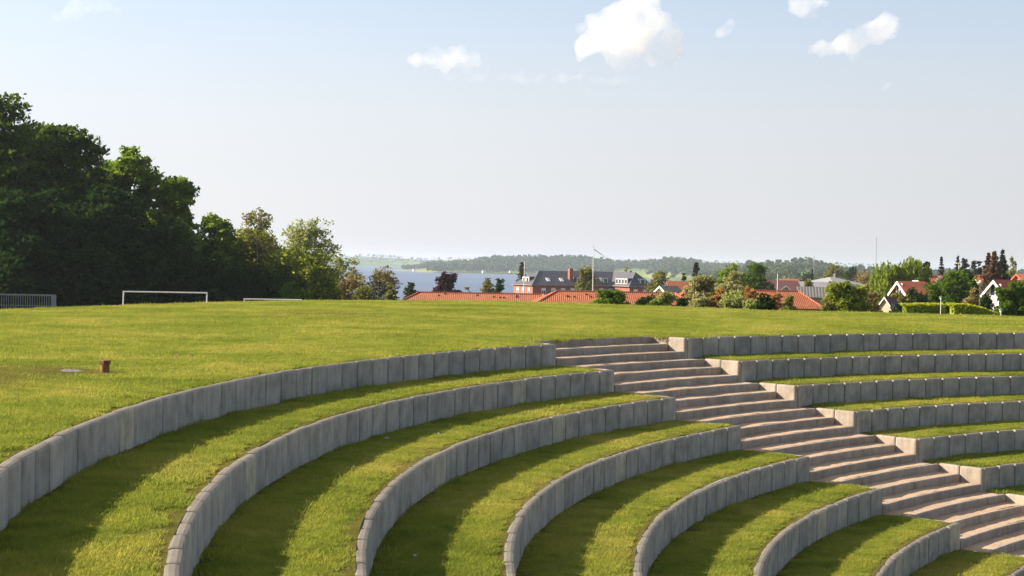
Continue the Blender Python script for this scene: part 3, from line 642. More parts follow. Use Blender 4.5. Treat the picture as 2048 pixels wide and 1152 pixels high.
def gable_house(label, u, v_eave, D, yaw, L, Wd, hw, hr, m_roof, m_wall, name='house', trim=True, chim=None, gwin=True, dormer=None):
    """u, v_eave: photo position of the near gable's eave centre; gable looks along -x (left), ridge along +x, turned by yaw"""
    c = P(u, v_eave, D); root = empty(name, c, yaw, label, 'house')
    gz = min(-hw, tz(c.x, c.y)-c.z-1); b = Wd/2
    w = MB(); w.add([(0, -b, gz), (0, b, gz), (0, b, 0), (0, 0, hr), (0, -b, 0), (L, -b, gz), (L, b, gz), (L, b, 0), (L, 0, hr), (L, -b, 0)],
                    [(0, 4, 3, 2, 1), (5, 6, 7, 8, 9), (0, 5, 9, 4), (1, 2, 7, 6)]); w.build('wall', m_wall, root)
    ov = min(.45, .1*Wd); t = min(.2, .05*Wd); k = hr/b; r = MB()
    for s in (-1, 1):
        a = [(-ov, s*(b+ov), -ov*k+.05), (L+ov, s*(b+ov), -ov*k+.05), (L+ov, 0, hr+.05), (-ov, 0, hr+.05)]
        q = [(x, y, z+t) for x, y, z in a]; r.hull(a if s > 0 else a[::-1], q if s > 0 else q[::-1])
    ro = r.build('roof', m_roof, root)
    if trim:
        g = MB()
        for s in (-1, 1):
            g.hull([(-ov-.08, s*(b+ov), -ov*k-t*.8), (-ov-.003, s*(b+ov), -ov*k-t*.8), (-ov-.003, 0, hr-t*.8), (-ov-.08, 0, hr-t*.8)][::s], [(-ov-.08, s*(b+ov), -ov*k+t*1.1), (-ov-.003, s*(b+ov), -ov*k+t*1.1), (-ov-.003, 0, hr+t*1.15), (-ov-.08, 0, hr+t*1.15)][::s])
        g.build('barge_board', M_WHITE, root)
    if gwin:
        window(root, 0, hr*.05, 0, 1.5, 1.3, 'y', False)
        for yy in (-b*.5, b*.5): window(root, yy, -1.9, 0, 1.4, 1.2, 'y', False)
    if chim is not None:
        cb = MB(); cb.box(chim-.35, chim+.35, -.35, .35, hr-.5, hr+1.1); co = cb.build('chimney', M_BRICK, ro); cb = MB(); cb.box(chim-.42, chim+.42, -.42, .42, hr+1.103, hr+1.22); cb.build('chimney_cap', M_SLAB, co)
    return root
MW_RED = plain('red_painted_timber', (.34, .10, .07), .8, .15, 2.); MW_W = plain('white_rendered_wall', (.76, .74, .69), .8, .04, 2.); MW_TAN = plain('tan_wall', (.42, .33, .22), .85, .1, 2.)
gable_house('red roofed cottage with white barge boards on a reddish gable beside the weeping willow', 1799, 587, 205, R(17), 3.4, 3.7, 3, 1.42, M_TILE2, MW_RED, gwin=True)
gable_house('small red roofed cottage with a white gable, tucked against the barge boarded cottage', 1831, 581, 208, R(17), 1.9, 2.3, 3, .95, M_TILE2, MW_W)
gable_house('long orange roof with a brick chimney showing above the two cottages', 1819, 574, 232, R(3), 4.4, 6, 3, 1.6, M_TILE2, MW_W, chim=1.9, gwin=False)
gable_house('white gabled house with red roof at the right edge', 1991, 595, 158, R(30), 12, 3.3, 3, 1.6, M_TILE2, MW_W, chim=5.4)
gable_house('tiny shed with white barge boards peeping over the shrubs', 1771, 612, 128, R(38), 1.0, 1.2, 1.5, .68, M_TILE3, MW_TAN, 'shed', gwin=False)
gable_house('dark grey long roofed building in front of the white villa', 1598, 594, 262, R(-8), 5.8, 7, 3, 1.55, M_TILEG, MW_TAN, gwin=False, trim=False)
gable_house('maroon roofed house behind the thin flagpole', 1512, 583, 300, R(6), 7.8, 7.6, 3, 2.0, M_TILE3, MW_W, gwin=False, trim=False)
gable_house('small gabled annex with white barge boards in front of the maroon roof', 1572, 583, 292, R(80), 3, 2.6, 2.5, 1.0, M_TILE3, MW_TAN, 'annex', gwin=False)
gable_house('orange roofed house beyond the pale bushes, right of the round olive tree', 1338, 583, 285, R(5), 5.5, 5, 3, 1.7, M_TILE, MW_W, gwin=False, trim=False)
gable_house('little white gabled house left of the orange roofed house', 1322, 585, 275, R(32), 3.4, 3.2, 3, 1.0, M_TILEG, MW_W, 'annex', gwin=False)
gable_house('low grey roofed house between the maroon roof and the villa', 1590, 580, 330, R(2), 8, 7, 3, 1.6, M_ROOFG, MW_TAN, gwin=False, trim=False)
gable_house('distant pink roofed house among the trees above the maroon roof', 1562, 566, 560, R(3), 8, 6, 3, 1.3, M_TILE2, MW_W, gwin=False, trim=False)
gable_house('orange roofed house half hidden by the reddish spruces', 1950, 562, 320, R(3), 2.6, 4, 3, 1.0, M_TILE2, MW_TAN, gwin=False, trim=False)
gable_house('pinkish roofed house with chimney in the far right corner', 2038, 566, 210, R(2), 9, 5, 3, 1.0, M_TILE2, MW_RED, chim=1.2, gwin=False, trim=False)
def villa():
    c = P(1667, 568, 345); root = empty('villa', c, R(36), 'white rendered villa with a grey hipped roof and a row of small windows', 'house')
    L, Wd = 9.4, 9.6; gz = tz(c.x, c.y)-c.z-1
    w = MB(); w.box(0, L, 0, Wd, gz, -.35); w.build('wall', MW_W, root)
    f = MB(); f.box(-.5, L+.5, -.5, Wd+.5, -.347, 0.); f.build('eaves', M_WHITE, root)
    r = MB(); a = .45; r.add([(-a, -a, .003), (L+a, -a, .003), (L+a, Wd+a, .003), (-a, Wd+a, .003), (4, Wd/2, 1.5), (L-4, Wd/2, 1.5)], [(0, 1, 5, 4), (2, 3, 4, 5), (1, 2, 5), (3, 0, 4), (3, 2, 1, 0)]); ro = r.build('roof', M_ROOFG, root)
    b = MB(); b.box(5.5, 6.1, Wd/2-.3, Wd/2+.3, 1.3, 2.3); b.build('chimney', M_SLAB, ro)
    for i in range(8): window(root, .9+i*1.1, -1.35, 0, .7, .75, 'y', False)
    for i in range(2): window(root, 2+i*3.6, -1.5, 0, 1.4, 1.0, 'x', False)
villa()
for lab, u, v, D, wd in (('tiny white farmhouse on the open field of the far shore', 828, 540.8, 3480, 5), ('tiny white farmhouse at the water below the far wood', 967, 544, 3420, 6), ('tiny white house at the water left of the brick building', 1021, 544, 3420, 5)):
    c = P(u, v, D); c.z = max(c.z, -30); h = empty('farmhouse', c, .3, lab, 'house')
    b = MB(); b.box(-wd/2, wd/2, -3, 3, -2, 2.4); b.build('wall', MW_W, h); b = MB(); b.hull([(-wd/2-.3, -3.4, 2.4), (wd/2+.3, -3.4, 2.4), (wd/2+.3, 3.4, 2.4), (-wd/2-.3, 3.4, 2.4)], [(-wd/2-.3, -.1, 4), (wd/2+.3, -.1, 4), (wd/2+.3, .1, 4), (-wd/2-.3, .1, 4)]); b.build('roof', M_ROOFG, h)

# ------------------------------------------------------------------ trees of the town
tree('copper_beech', 'dark purple copper beech in front of the lake', 893, 545, 56, 300, 'broad', L_COPPER, 5000, .42, cbf=.15, lobes=24)
tree('garden_tree', 'dark green tree rising behind the left end of the orange roof', 822, 566, 36, 250, 'broad', L_DKGR, 2200, .34)
tree('garden_tree', 'left of two small olive trees in front of the lake', 976, 556, 32, 270, 'broad', L_OLIVE, 1800, .34)
tree('garden_tree', 'right of two small trees in front of the lake, darker', 1000, 557, 26, 272, 'broad', L_DKGR, 1500, .34)
tree('garden_shrub', 'pale shrub behind the orange ridge right of the copper beech', 938, 573, 26, 255, 'bush', L_OLIVE, 900, .3, 'bush')
tree('spruce', 'dark spruce behind the left flagpole', 1044, 522, 46, 470, 'conifer', L_SPRUCE, 1500, .6, whorls=14)
tree('birch_tree', 'yellowish birch in front of the black roofed brick building', 1172, 531, 50, 300, 'birch', L_OLIVE, 3800, .36, cbf=.1, bark=M_BARKP)
tree('garden_tree', 'small tree beyond the right end of the black roof', 1253, 533, 26, 520, 'broad', L_OLIVE, 900, .6)
tree('garden_tree', 'round olive tree right of the brick building', 1319, 540, 54, 350, 'broad', L_OLIVE, 3800, .42)
tree('spruce', 'tall dark spruce with an open top above the pale shrubs', 1393, 521, 46, 330, 'conifer', L_SPRUCE, 1800, .45, whorls=13, pw=.7)
tree('spruce', 'shorter dark spruce left of the tall one', 1368, 544, 38, 335, 'conifer', L_SPRUCE, 1100, .42, whorls=12, pw=.7)
tree('maple_tree', 'wide bright green maple behind the pale tan shrubs', 1462, 528, 84, 262, 'broad', L_LIME, 5500, .38, cbf=.1)
tree('maple_tree', 'green maple with dark right side joined to the wide bright one', 1512, 526, 66, 266, 'broad', L_MID, 4500, .38, cbf=.1)
tree('weeping_willow', 'bright green weeping willow, the bigger left crown', 1784, 513, 92, 225, 'willow', leaf((.15, .215, .02), (.25, .31, .04), .52), 13000, .27)
tree('weeping_willow', 'weeping willow with the taller crown right of the bigger one', 1826, 505, 78, 228, 'willow', leaf((.15, .215, .02), (.25, .31, .04), .52), 11000, .27)
tree('garden_tree', 'dark tree at the right edge of the weeping willows', 1853, 522, 30, 240, 'broad', L_DKGR, 2200, .34)
SPG = 'spruces on the right skyline'
tree('spruce', 'pointed spruce standing right of the weeping willows', 1883, 511, 34, 330, 'conifer', L_SPRUCE, 1400, .42, group=SPG)
tree('spruce', 'pointed spruce above the white pole at the right', 1916, 508, 32, 330, 'conifer', L_SPRUCE, 1300, .42, group=SPG)
tree('pine_tree', 'dark pine right of the spruce above the white pole', 1930, 516, 34, 335, 'sparse', L_SPRUCE, 1600, .45, cbf=.3)
tree('pine_tree', 'second dark pine, just left of the reddish spruces', 1952, 521, 36, 338, 'sparse', L_SPRUCE, 1600, .45, cbf=.3)
tree('spruce', 'left reddish brown spruce behind the white gabled house', 1977, 503, 54, 250, 'conifer', L_RSPR, 3400, .36, group=SPG)
tree('spruce', 'widest reddish brown spruce behind the white gabled house', 1990, 499, 66, 240, 'conifer', L_RSPR, 4500, .36, group=SPG)
tree('spruce', 'tall dark spruce right of the reddish ones', 2006, 496, 48, 255, 'conifer', L_SPRUCE, 3400, .36, group=SPG)
tree('poplar', 'slim pale poplar right of the tall dark spruce', 2026, 512, 22, 300, 'birch', L_OLIVE, 1300, .38, cbf=.05, top=.2)
tree('garden_tree', 'green tree left of the slim pale poplar', 2014, 528, 30, 260, 'broad', L_MID, 1500, .36)
tree('cherry_tree', 'white blossoming cherry beside the orange roof with a chimney', 1876, 552, 22, 215, 'sparse', leaf((.5, .45, .42), (.65, .6, .56), .3), 700, .24, cbf=.2)
tree('willow_bush', 'big round green willow bush behind the lamp post', 1905, 546, 108, 168, 'bush', L_MID, 9500, .27, 'bush', lobes=26)
tree('garden_tree', 'green crown on the right shoulder of the big round bush', 1938, 541, 50, 180, 'broad', L_MID, 3200, .28, cbf=.05)
tree('garden_shrub', 'dark hedge shrub in front of the two cottages', 1838, 578, 62, 165, 'bush', L_DKGR, 3800, .26, 'bush')
tree('garden_shrub', 'olive shrub at the left of the cottages', 1800, 584, 46, 160, 'bush', L_OLIVE, 2400, .26, 'bush')
tree('garden_shrub', 'brown leafed shrub left of the white gabled house', 1952, 578, 50, 145, 'bush', L_BROWN, 3200, .22, 'bush')
tree('garden_shrub', 'big green shrub in front of the white gabled house', 2030, 566, 92, 122, 'bush', L_MID, 7500, .22, 'bush', lobes=24)
tree('garden_shrub', 'dark green shrub under the white gable', 1972, 590, 40, 130, 'bush', L_DKGR, 2200, .2, 'bush')
tree('garden_tree', 'wide olive tree behind the white villa', 1668, 526, 50, 520, 'broad', L_OLIVE, 2400, .6)
tree('garden_tree', 'dark round tree right of the wide olive tree', 1703, 532, 36, 560, 'broad', L_DKGR, 1400, .6)
tree('garden_tree', 'pinkish budding tree behind the villa roof', 1728, 541, 42, 480, 'broad', L_BROWN, 1500, .5)
tree('garden_tree', 'brown tree right of the villa roof', 1730, 549, 38, 380, 'broad', L_BROWN, 1600, .42)
tree('garden_shrub', 'brown leafless shrub left of the weeping willow', 1757, 556, 26, 240, 'sparse', L_BROWN, 900, .32, 'bush', cbf=.0)
tree('garden_tree', 'dark green tree behind the grey roofs', 1614, 543, 34, 480, 'broad', L_BLUEG, 1400, .5)
tree('cypress', 'slim dark cypress behind the grey roof', 1625, 537, 8, 470, 'conifer', L_SPRUCE, 600, .45, pw=.5)
tree('garden_shrub', 'olive tree between the grey roof and the villa', 1617, 558, 28, 325, 'broad', L_OLIVE, 1100, .4, 'bush')
tree('garden_shrub', 'dark shrub left of the maroon roofed house', 1540, 565, 30, 280, 'bush', L_DKGR, 1300, .34, 'bush')
SH = 'shrubs along the crest of the lawn'
for lab, u, v, w, D, col, n, ls, kd in (
    ('rounded green bush at the crest below the black roofed building', 1224, 583, 76, 108, L_MID, 6000, .17, 'bush'),
    ('low green bush right of the rounded one', 1288, 592, 48, 106, L_DKGR, 2800, .16, 'bush'),
    ('pale green bush in front of the orange roof', 1330, 585, 52, 104, L_PALE, 3200, .16, 'bush'),
    ('small dark green bush between the pale bush and the tan shrubs', 1366, 596, 36, 103, L_DKGR, 1900, .15, 'bush'),
    ('left tall tan shrub with feathery twigs', 1402, 551, 58, 106, L_TAN, 5200, .16, 'bush'),
    ('tallest tan shrub with a broad feathery top', 1464, 546, 76, 108, L_TAN, 7000, .16, 'bush'),
    ('low tan shrub in front of the tallest one', 1472, 582, 56, 100, L_PALE, 3200, .15, 'bush'),
    ('orange leafed shrub between the two tan shrubs', 1437, 577, 36, 101, L_ORANGE, 2100, .15, 'bush'),
    ('orange leafed shrub right of the tallest tan shrub', 1500, 574, 34, 104, L_ORANGE, 1700, .15, 'bush'),
    ('dark shrub standing before the orange roof', 1530, 588, 44, 96, L_DARK, 2600, .15, 'bush'),
    ('brown shrub right of the dark one', 1552, 584, 34, 104, L_ORANGE, 1300, .15, 'sparse'),
    ('olive shrub near the right end of the orange roof', 1578, 592, 34, 98, L_OLIVE, 1800, .15, 'bush'),
    ('round yellow green shrub past the end of the orange roof', 1692, 566, 74, 112, L_YG, 6000, .18, 'bush'),
    ('small olive shrub at the left foot of the round yellow green one', 1657, 600, 36, 110, L_OLIVE, 1600, .16, 'bush'),
    ('grey brown twiggy shrub left of the tiny shed', 1742, 584, 52, 115, L_BROWN, 3200, .17, 'bush'),
    ('dark low shrub below the tiny shed', 1790, 607, 44, 100, L_BLUEG, 1900, .15, 'bush'),
    ('low tan shrub at the foot of the left tall tan shrub', 1398, 588, 54, 101, L_TAN, 2600, .15, 'bush'),
    ('pale low shrub between the orange shrub and the dark one', 1508, 596, 44, 98, L_PALE, 2000, .15, 'bush'),
    ('tall green weeds at the crest right of the low green bush', 1312, 599, 44, 100, L_MID, 1700, .14, 'bush'),
    ('green weeds at the left foot of the rounded green bush', 1196, 598, 34, 104, L_LIME, 1300, .14, 'bush'),
    ('low green weeds in front of the bright hedge', 1828, 616, 50, 96, L_DKGR, 1500, .13, 'bush')):
    tree('crest_shrub', lab, u, v, w*1.22, D, kd, col, n*1.3, ls, 'shrub', SH, cbf=0. if kd == 'sparse' else None)

def hedge(label, pts, D, th):
    """clipped hedge: pts = [(photo x, photo y of its top)]"""
    rng = np.random.default_rng(int(pts[0][0])); A = P(*pts[0], D); root = empty('clipped_hedge', (A.x, A.y, tz(A.x, A.y)), 0, label, 'hedge', 'bright clipped hedges at the right')
    L = []; core = MB()
    for (u0, v0), (u1, v1) in zip(pts, pts[1:]):
        a, b = P(u0, v0, D), P(u1, v1, D); n = int(abs(b.x-a.x)*1500)
        t = rng.uniform(0, 1, n); x = a.x+(b.x-a.x)*t; zt = a.z+(b.z-a.z)*t; zb = terrain(x, np.full(n, D))
        f = rng.uniform(0, 1, n); top = rng.uniform(0, 1, n) < .3
        y = np.where(top, D+rng.uniform(-th/2, th/2, n), D-th/2-(1-f)*.5+rng.normal(0, .04, n)); z = np.where(top, zt+rng.normal(0, .03, n), zb+(zt-zb)*f)
        L.append(np.stack([x-A.x, y-A.y, z-root.location.z], -1))
        o = Vector((A.x, A.y, root.location.z)); q = .1
        ea = .3 if (u0, v0) == tuple(pts[0]) else 0; eb = .3 if (u1, v1) == tuple(pts[-1]) else 0; a = a+Vector((ea, 0, 0)); b = b-Vector((eb, 0, 0))
        lo = [Vector((a.x, D-th/2+q, tz(a.x, D))), Vector((b.x, D-th/2+q, tz(b.x, D))), Vector((b.x, D+th/2-q, tz(b.x, D))), Vector((a.x, D+th/2-q, tz(a.x, D)))]
        core.hull([p-o for p in lo], [Vector((p.x, p.y, (a.z if i in (0, 3) else b.z)-q))-o for i, p in enumerate(lo)])
    V, Fq = leaf_quads(np.concatenate(L), .11, rng, .9); link('crown', quads('crown', V, Fq), L_HEDGE, root); core.build('stem', plain('hedge_inside', (.20, .24, .03), 1., .2, 3.), root)
hedge('bright yellow green clipped hedge left of the lamp post', [(1800, 609), (1840, 608), (1884, 608)], 104, 1.2)
hedge('bright yellow green clipped hedge sloping down right of the lamp post', [(1895, 608), (1930, 609), (1960, 615), (1996, 629)], 101, 1.2)

# ------------------------------------------------------------------ far woods
def wood(label, spots, m, seed, per=26):
    rng = np.random.default_rng(seed); L = []; S = []
    for p, hh in spots:
        n = per; d = rng.normal(size=(n, 3)); d /= np.linalg.norm(d, axis=1)[:, None]; d[:, 2] = np.abs(d[:, 2])*1.5-.3
        L.append(np.array(p)+np.array([0, 0, hh*.45])+d*np.array([hh*.42, hh*.42, hh*.38])*rng.uniform(.6, 1, (n, 1))); S.append(np.full(n, hh*.36))
    L = np.concatenate(L); S = np.concatenate(S); V, Fq = leaf_quads(L, S, rng, .5, 1.2)
    o = link('far_wood', quads('far_wood', V, Fq), m); tag(o, label, 'wood', kind='stuff')
rg = np.random.default_rng(5)
def field_gap(u, t):                         # open fields seen in the wood
    return (800 < u < 857 and t < .62) or (905 < u < 935 and t < .10) or (1225 < u < 1300 and t < .5) or (1120 < u < 1150 and t < .1)
sp_ = []
for _ in range(2600):
    u = rg.uniform(806, 1560); t = rg.uniform(.02, 1.0)
    if field_gap(u, t): continue
    if u > 1290 and t < .35 and rg.uniform() < .6: continue
    hh = rg.uniform(11, 21)*(.75 if u < 850 else 1)*(.8 if u > 1400 else 1); sp_.append((g_mid(u, t), hh))
wood('far wooded shore across the lake', sp_, leaf((.045, .085, .028), (.085, .125, .04), .25, .008), 3)
sp_ = []
for _ in range(900):
    u = rg.uniform(1400, 2120); t = rg.uniform(.0, 1.0); sp_.append((g_near(u, t), rg.uniform(8, 14)))
for u in (1495, 1500, 1535, 1540, 1557, 1575, 1590, 1602, 1612, 1620, 1633, 1640, 1652, 1715, 1722, 1740):
    sp_.append((g_near(u, .97), rg.uniform(13, 20)))
wood('tree covered slopes behind the houses at the right', sp_, leaf((.045, .085, .03), (.11, .13, .045), .25, .02), 4, 40)
sp_ = []
for _ in range(500):
    u = rg.uniform(690, 1760); t = rg.choice([.25, .5, .52, .8, .97, .99]); u = round(u/40)*40+rg.normal()*14; q = P(u, 516, 5600+2300*t); pz = np.interp(u, [560, 690, 720, 760, 800, 840, 1000, 1300, 1700], [518, 514, 512.5, 514.5, 516.5, 520, 521, 523, 531]); tp = P(u, pz, 8000)
    q = P(u, 500, 5600).lerp(Vector((tp.x, tp.y, 0)), t); q.z = -32+(max(tp.z, -30)+32)*t**.9; sp_.append((q, rg.uniform(10, 18)))
wood('hazy tree lines on the farthest hills', sp_, leaf((.03, .06, .03), (.05, .085, .035), .2, .004), 6, 14)

# ------------------------------------------------------------------ goals
def goal(label, u0, u1, v, D, h, depth, yaw, rad=.055):
    a, b = P(u0, v, D), P(u1, v, D); w = (b-a).length; z = a.z-h; root = empty('football_goal', ((a.x+b.x)/2, D, z), yaw, label, 'goal', 'white football goals on the pitch')
    h_ = (a.z+b.z)/2-z
    for s in (-1, 1):
        m = MB(); m.tube([(s*w/2, 0, -.3), (s*w/2, 0, h_-rad)], rad, 8); m.build('post', M_GOAL, root)
        m = MB(); m.tube([(s*w/2, .06, h_-.08), (s*(w/2), .35, h_-.15), (s*(w/2+.0), depth, .03)], .03, 6); m.build('stay', M_GOAL, root)
    m = MB(); m.tube([(-w/2-rad, 0, h_), (w/2+rad, 0, h_)], rad, 8); m.build('crossbar', M_GOAL, root)
    m = MB(); m.tube([(-w/2, depth, .03), (w/2, depth, .03)], .03, 6); m.build('ground_bar', M_GOAL, root)
goal('white football goal standing in front of the dark wood', 248, 413, 584.5, 137, 2.42, -1.2, R(4))
goal('low white football goal of which only the crossbar shows over the crest', 489, 602, 599, 136, 2.0, -1.0, R(4))
def steel_goal():
    a, b = P(-44, 587, 140), P(106, 587.5, 140); w = b.x-a.x; h = 2.02; z = a.z-h
    root = empty('steel_goal', ((a.x+b.x)/2, 140, z), R(2), 'grey galvanised steel goal with vertical bars at the left edge', 'goal')
    for s in (-1, 1):
        m = MB(); m.box(s*w/2-.16, s*w/2+.16, -.08, .08, -.3, h+.02); m.build('post', M_STEEL, root)
        m = MB(); m.tube([(s*w/2, .1, h-.05), (s*w/2, .9, h-.05), (s*w/2, .9, 0)], .03, 6); m.build('side_frame', M_STEEL, root)
    m = MB(); m.box(-w/2+.163, w/2-.163, -.06, .06, h-.1, h+.02); m.build('crossbar', M_STEEL, root)
    m = MB(); n = int(w/.22)
    for i in range(n): x = -w/2+.3+(w-.6)*i/(n-1); m.tube([(x, .5, 0), (x, .5, h-.08)], .028, 5)
    for zz in (.1, 1.0, h-.1): m.box(-w/2+.2, w/2-.2, .46, .49, zz-.03, zz+.03)
    m.build('bars', M_STEEL, root)
steel_goal()

# ------------------------------------------------------------------ poles, lamps, masts
def flagpole(label, u, vt, D, r, pennant=None, name='flagpole'):
    t = P(u, vt, D); zb = tz(t.x, t.y); h = t.z-zb; root = empty(name, (t.x, t.y, zb), 0, label, 'flagpole')
    m = MB(); m.tube([(0, 0, -.5), (0, 0, h*.5), (0, 0, h)], [r, r*.85, r*.55], 8); m.build('pole', M_WHITE, root)
    m = MB(); m.lathe([(.02, h), (r*.9, h+.1), (r*1.0, h+.18), (.02, h+.3)], 8); m.build('finial', M_STRAW, root)
    if pennant:
        L, dx, dz = pennant; n = 14; vs = []; fs = []
        for i in range(n+1):
            f = i/n; x = L*f*dx; z = h-.35-L*f*dz-.25*L*dz*f*f; y = .12*math.sin(f*9)*f; w = .09*(1-.75*f)
            vs += [(x+r, y-.01, z+w), (x+r, y-.01, z-w), (x+r, y+.01, z-w), (x+r, y+.01, z+w)]
            if i: fs += [tuple(4*(i-1)+q for q in (k, (k+1) % 4))+tuple(4*i+q for q in ((k+1) % 4, k)) for k in range(4)]
        fs += [(0, 1, 2, 3), tuple(4*n+q for q in (3, 2, 1, 0))]
        m = MB(); m.add(vs, fs); m.build('pennant', M_RED, root)
flagpole('white flagpole with a hanging red pennant before the left end of the brick building', 1049, 523, 300, .095, (2.6, .35, .85))
flagpole('tall white flagpole with a red pennant streaming to the right', 1187, 495, 290, .09, (4.0, .72, .42))
flagpole('thin bare white flagpole before the maroon roof', 1555.5, 548, 270, .11)
flagpole('bare white pole in front of the round green bush at the right', 1918, 530, 182, .085)
def lamp(label, u, vt, D, globe):
    t = P(u, vt, D); zb = tz(t.x, t.y); h = t.z-zb; root = empty('street_lamp', (t.x, t.y, zb), 0, label, 'street lamp', 'street lamps at the right')
    m = MB(); m.tube([(0, 0, -.3), (0, 0, h-.22)], [.026, .02], 8); m.build('post', M_LAMP if not globe else M_STEEL, root)
    m = MB()
    if globe: m.lathe([(.04, h-.27), (.09, h-.23), (.125, h-.15), (.125, h-.1), (.09, h-.02), (.02, h)], 14); m.build('globe', M_LAMP, root, True)
    else:
        m.lathe([(.035, h-.24), (.05, h-.2), (.07, h-.1), (.06, h-.083)], 12); m.build('lens', M_LAMP, root, True)
        m = MB(); m.lathe([(.115, h-.08), (.11, h-.05), (.05, h-.01), (.02, h)], 12); m.build('hood', M_STEEL, root, True)
lamp('pale lamp post with a flat hood in front of the bright hedges', 1882, 592, 92, False)
lamp('lamp with a white globe left of the white gabled house', 1960.5, 561, 128, True)
lamp('lamp with a white globe above the shrubs left of the cottages', 1743, 581, 125, True)
lamp('low lamp at the foot of the big green shrub at the right edge', 2002, 617, 80, False)
def mast(label, u, vt, D, r, guyed):
    t = P(u, vt, D); zb = tz(t.x, t.y); h = t.z-zb; root = empty('radio_mast', (t.x, t.y, zb), 0, label, 'radio mast'); m = MB()
    for k in range(3):
        a = 2.1*k; m.tube([(r*math.cos(a), r*math.sin(a), 0), (r*.5*math.cos(a), r*.5*math.sin(a), h)], r*.16, 4)
        n = int(h/(r*3)); 
        for i in range(n): a2 = a+2.1; f0 = 1-.5*i/n; f1 = 1-.5*(i+1)/n; m.tube([(r*f0*math.cos(a), r*f0*math.sin(a), h*i/n), (r*f1*math.cos(a2), r*f1*math.sin(a2), h*(i+1)/n)], r*.1, 3)
    m.build('lattice', M_MAST, root)
mast('tall thin lattice radio mast left of the weeping willows', 1753, 475, 700, .22, True)
mast('short radio mast on the tree covered skyline', 1628.5, 512, 1500, .5, False)

# ------------------------------------------------------------------ small things on the lawn
p = P(210, 748, 1); s_ = EYE/(EYE-p.z); p = Vector((p.x*s_, p.y*s_, 0)); p.z = 0
root = empty('vent_pipe', (p.x, p.y, tz(p.x, p.y)), R(30), 'rusty brown vent pipe with a hexagonal cap sticking out of the lawn', 'vent pipe')
m = MB(); m.lathe([(.066, -.1), (.064, .0), (.062, .14)], 20); m.build('pipe', M_RUST, root, False)
m = MB(); m.lathe([(.078, .14), (.080, .145), (.080, .188), (.070, .196)], 6); m.build('cap', M_RUSTD, root)
def on_lawn(u, v):
    q = P(u, v, 1); k = EYE/(EYE-q.z); return Vector((q.x*k, q.y*k, 0))
def lump(name, label, cat, u, v, rx, ry, h, m, seed, z=None, group=None):
    q = on_lawn(u, v) if z is None else None
    if z is not None: w_ = P(u, v, 1); k = (EYE-z)/(EYE-w_.z); q = Vector((w_.x*k, w_.y*k, z))
    n, rr = 18, 6; vs = [(0, 0, h)]; rng = np.random.default_rng(seed)
    for j in range(1, rr+1):
        f = j/rr
        for i in range(n):
            a = 2*math.pi*i/n; e = 1+.22*mnoise.noise(Vector((math.cos(a)*1.5+seed, math.sin(a)*1.5, f)))
            vs.append((math.cos(a)*rx*f*e, math.sin(a)*ry*f*e, h*(1-f**2)**.8*(1+.5*mnoise.noise(Vector((math.cos(a)*4, f*5, seed))))-(.02 if j == rr else 0)))
    fs = [(0, 1+i, 1+(i+1) % n) for i in range(n)]+[(1+(j-1)*n+i, 1+j*n+i, 1+j*n+(i+1) % n, 1+(j-1)*n+(i+1) % n) for j in range(1, rr) for i in range(n)]
    mb = MB(); mb.add(vs, fs); o = mb.build(name, m, None, True); o.location = q; tag(o, label, cat, group)
lump('drain_cover', 'flat pale concrete slab lying in the lawn left of the vent pipe', 'slab', 139, 746, .25, .36, .05, M_SLAB, 3)
MG = 'bare soil mounds on the lawn'
lump('molehill', 'larger brown molehill above the long wall', 'molehill', 356, 715, .12, .15, .055, M_DIRT, 5, None, MG)
lump('molehill', 'greyish molehill just right of the larger brown one', 'molehill', 381, 716, .09, .13, .05, M_DIRT, 8, None, MG)
lump('molehill', 'small brown molehill right of the vent pipe', 'molehill', 271, 730, .05, .07, .04, M_DIRT, 9, None, MG)
lump('stone', 'pale flat stone lying in the shade of the second wall', 'stone', 774, 877, .06, .04, .02, M_STONE, 11, -2*TH+.03)
lump('stone', 'brown clod in the shade below the third wall, near the bottom edge', 'stone', 830, 1112, .03, .045, .02, M_STONE, 12, -3*TH+.03)
lump('stone', 'small pale stone in the shade of the second wall, right of the flat one', 'stone', 878, 868, .028, .03, .018, M_STONE, 14, -2*TH+.03)

# ------------------------------------------------------------------ grass
def patch_mesh(seed, nb, rad, hmin, hmax, w):
    rng = np.random.default_rng(seed); a = rng.uniform(0, 6.283, nb); r = rad*np.sqrt(rng.uniform(0, 1, nb)); c = np.stack([r*np.cos(a), r*np.sin(a), np.full(nb, -.012)], -1)
    h = rng.uniform(hmin, hmax, nb)*np.where(rng.uniform(0, 1, nb) < .05, 1.5, 1); th = rng.uniform(0, 6.283, nb); ln = h*rng.uniform(.2, 1.0, nb)
    d = np.stack([np.cos(th), np.sin(th), np.zeros(nb)], -1); s = np.stack([-np.sin(th), np.cos(th), np.zeros(nb)], -1)*(w*rng.uniform(.6, 1.3, nb))[:, None]/2
    up = np.array([0, 0, 1.]); mid = c+d*(ln*.35)[:, None]+up*(h*.62)[:, None]; tip = c+d*ln[:, None]+up*h[:, None]
    V = np.stack([c-s, c+s, mid+s*.8, mid-s*.8, tip+s*.12, tip-s*.12], 1).reshape(-1, 3); b = np.arange(nb)[:, None]*6
    Fq = np.concatenate([b+np.array([0, 1, 2, 3]), b+np.array([3, 2, 4, 5])])
    me = quads('grass_patch', V, Fq); me.materials.append(M_BLADE); return me
M_BLADE = m_blade()
PATCH = bpy.data.collections.new('grass_patches')
for i in range(4): PATCH.objects.link(bpy.data.objects.new('grass_patch', patch_mesh(50+i, 560, .17, .018, .046, .0058)))
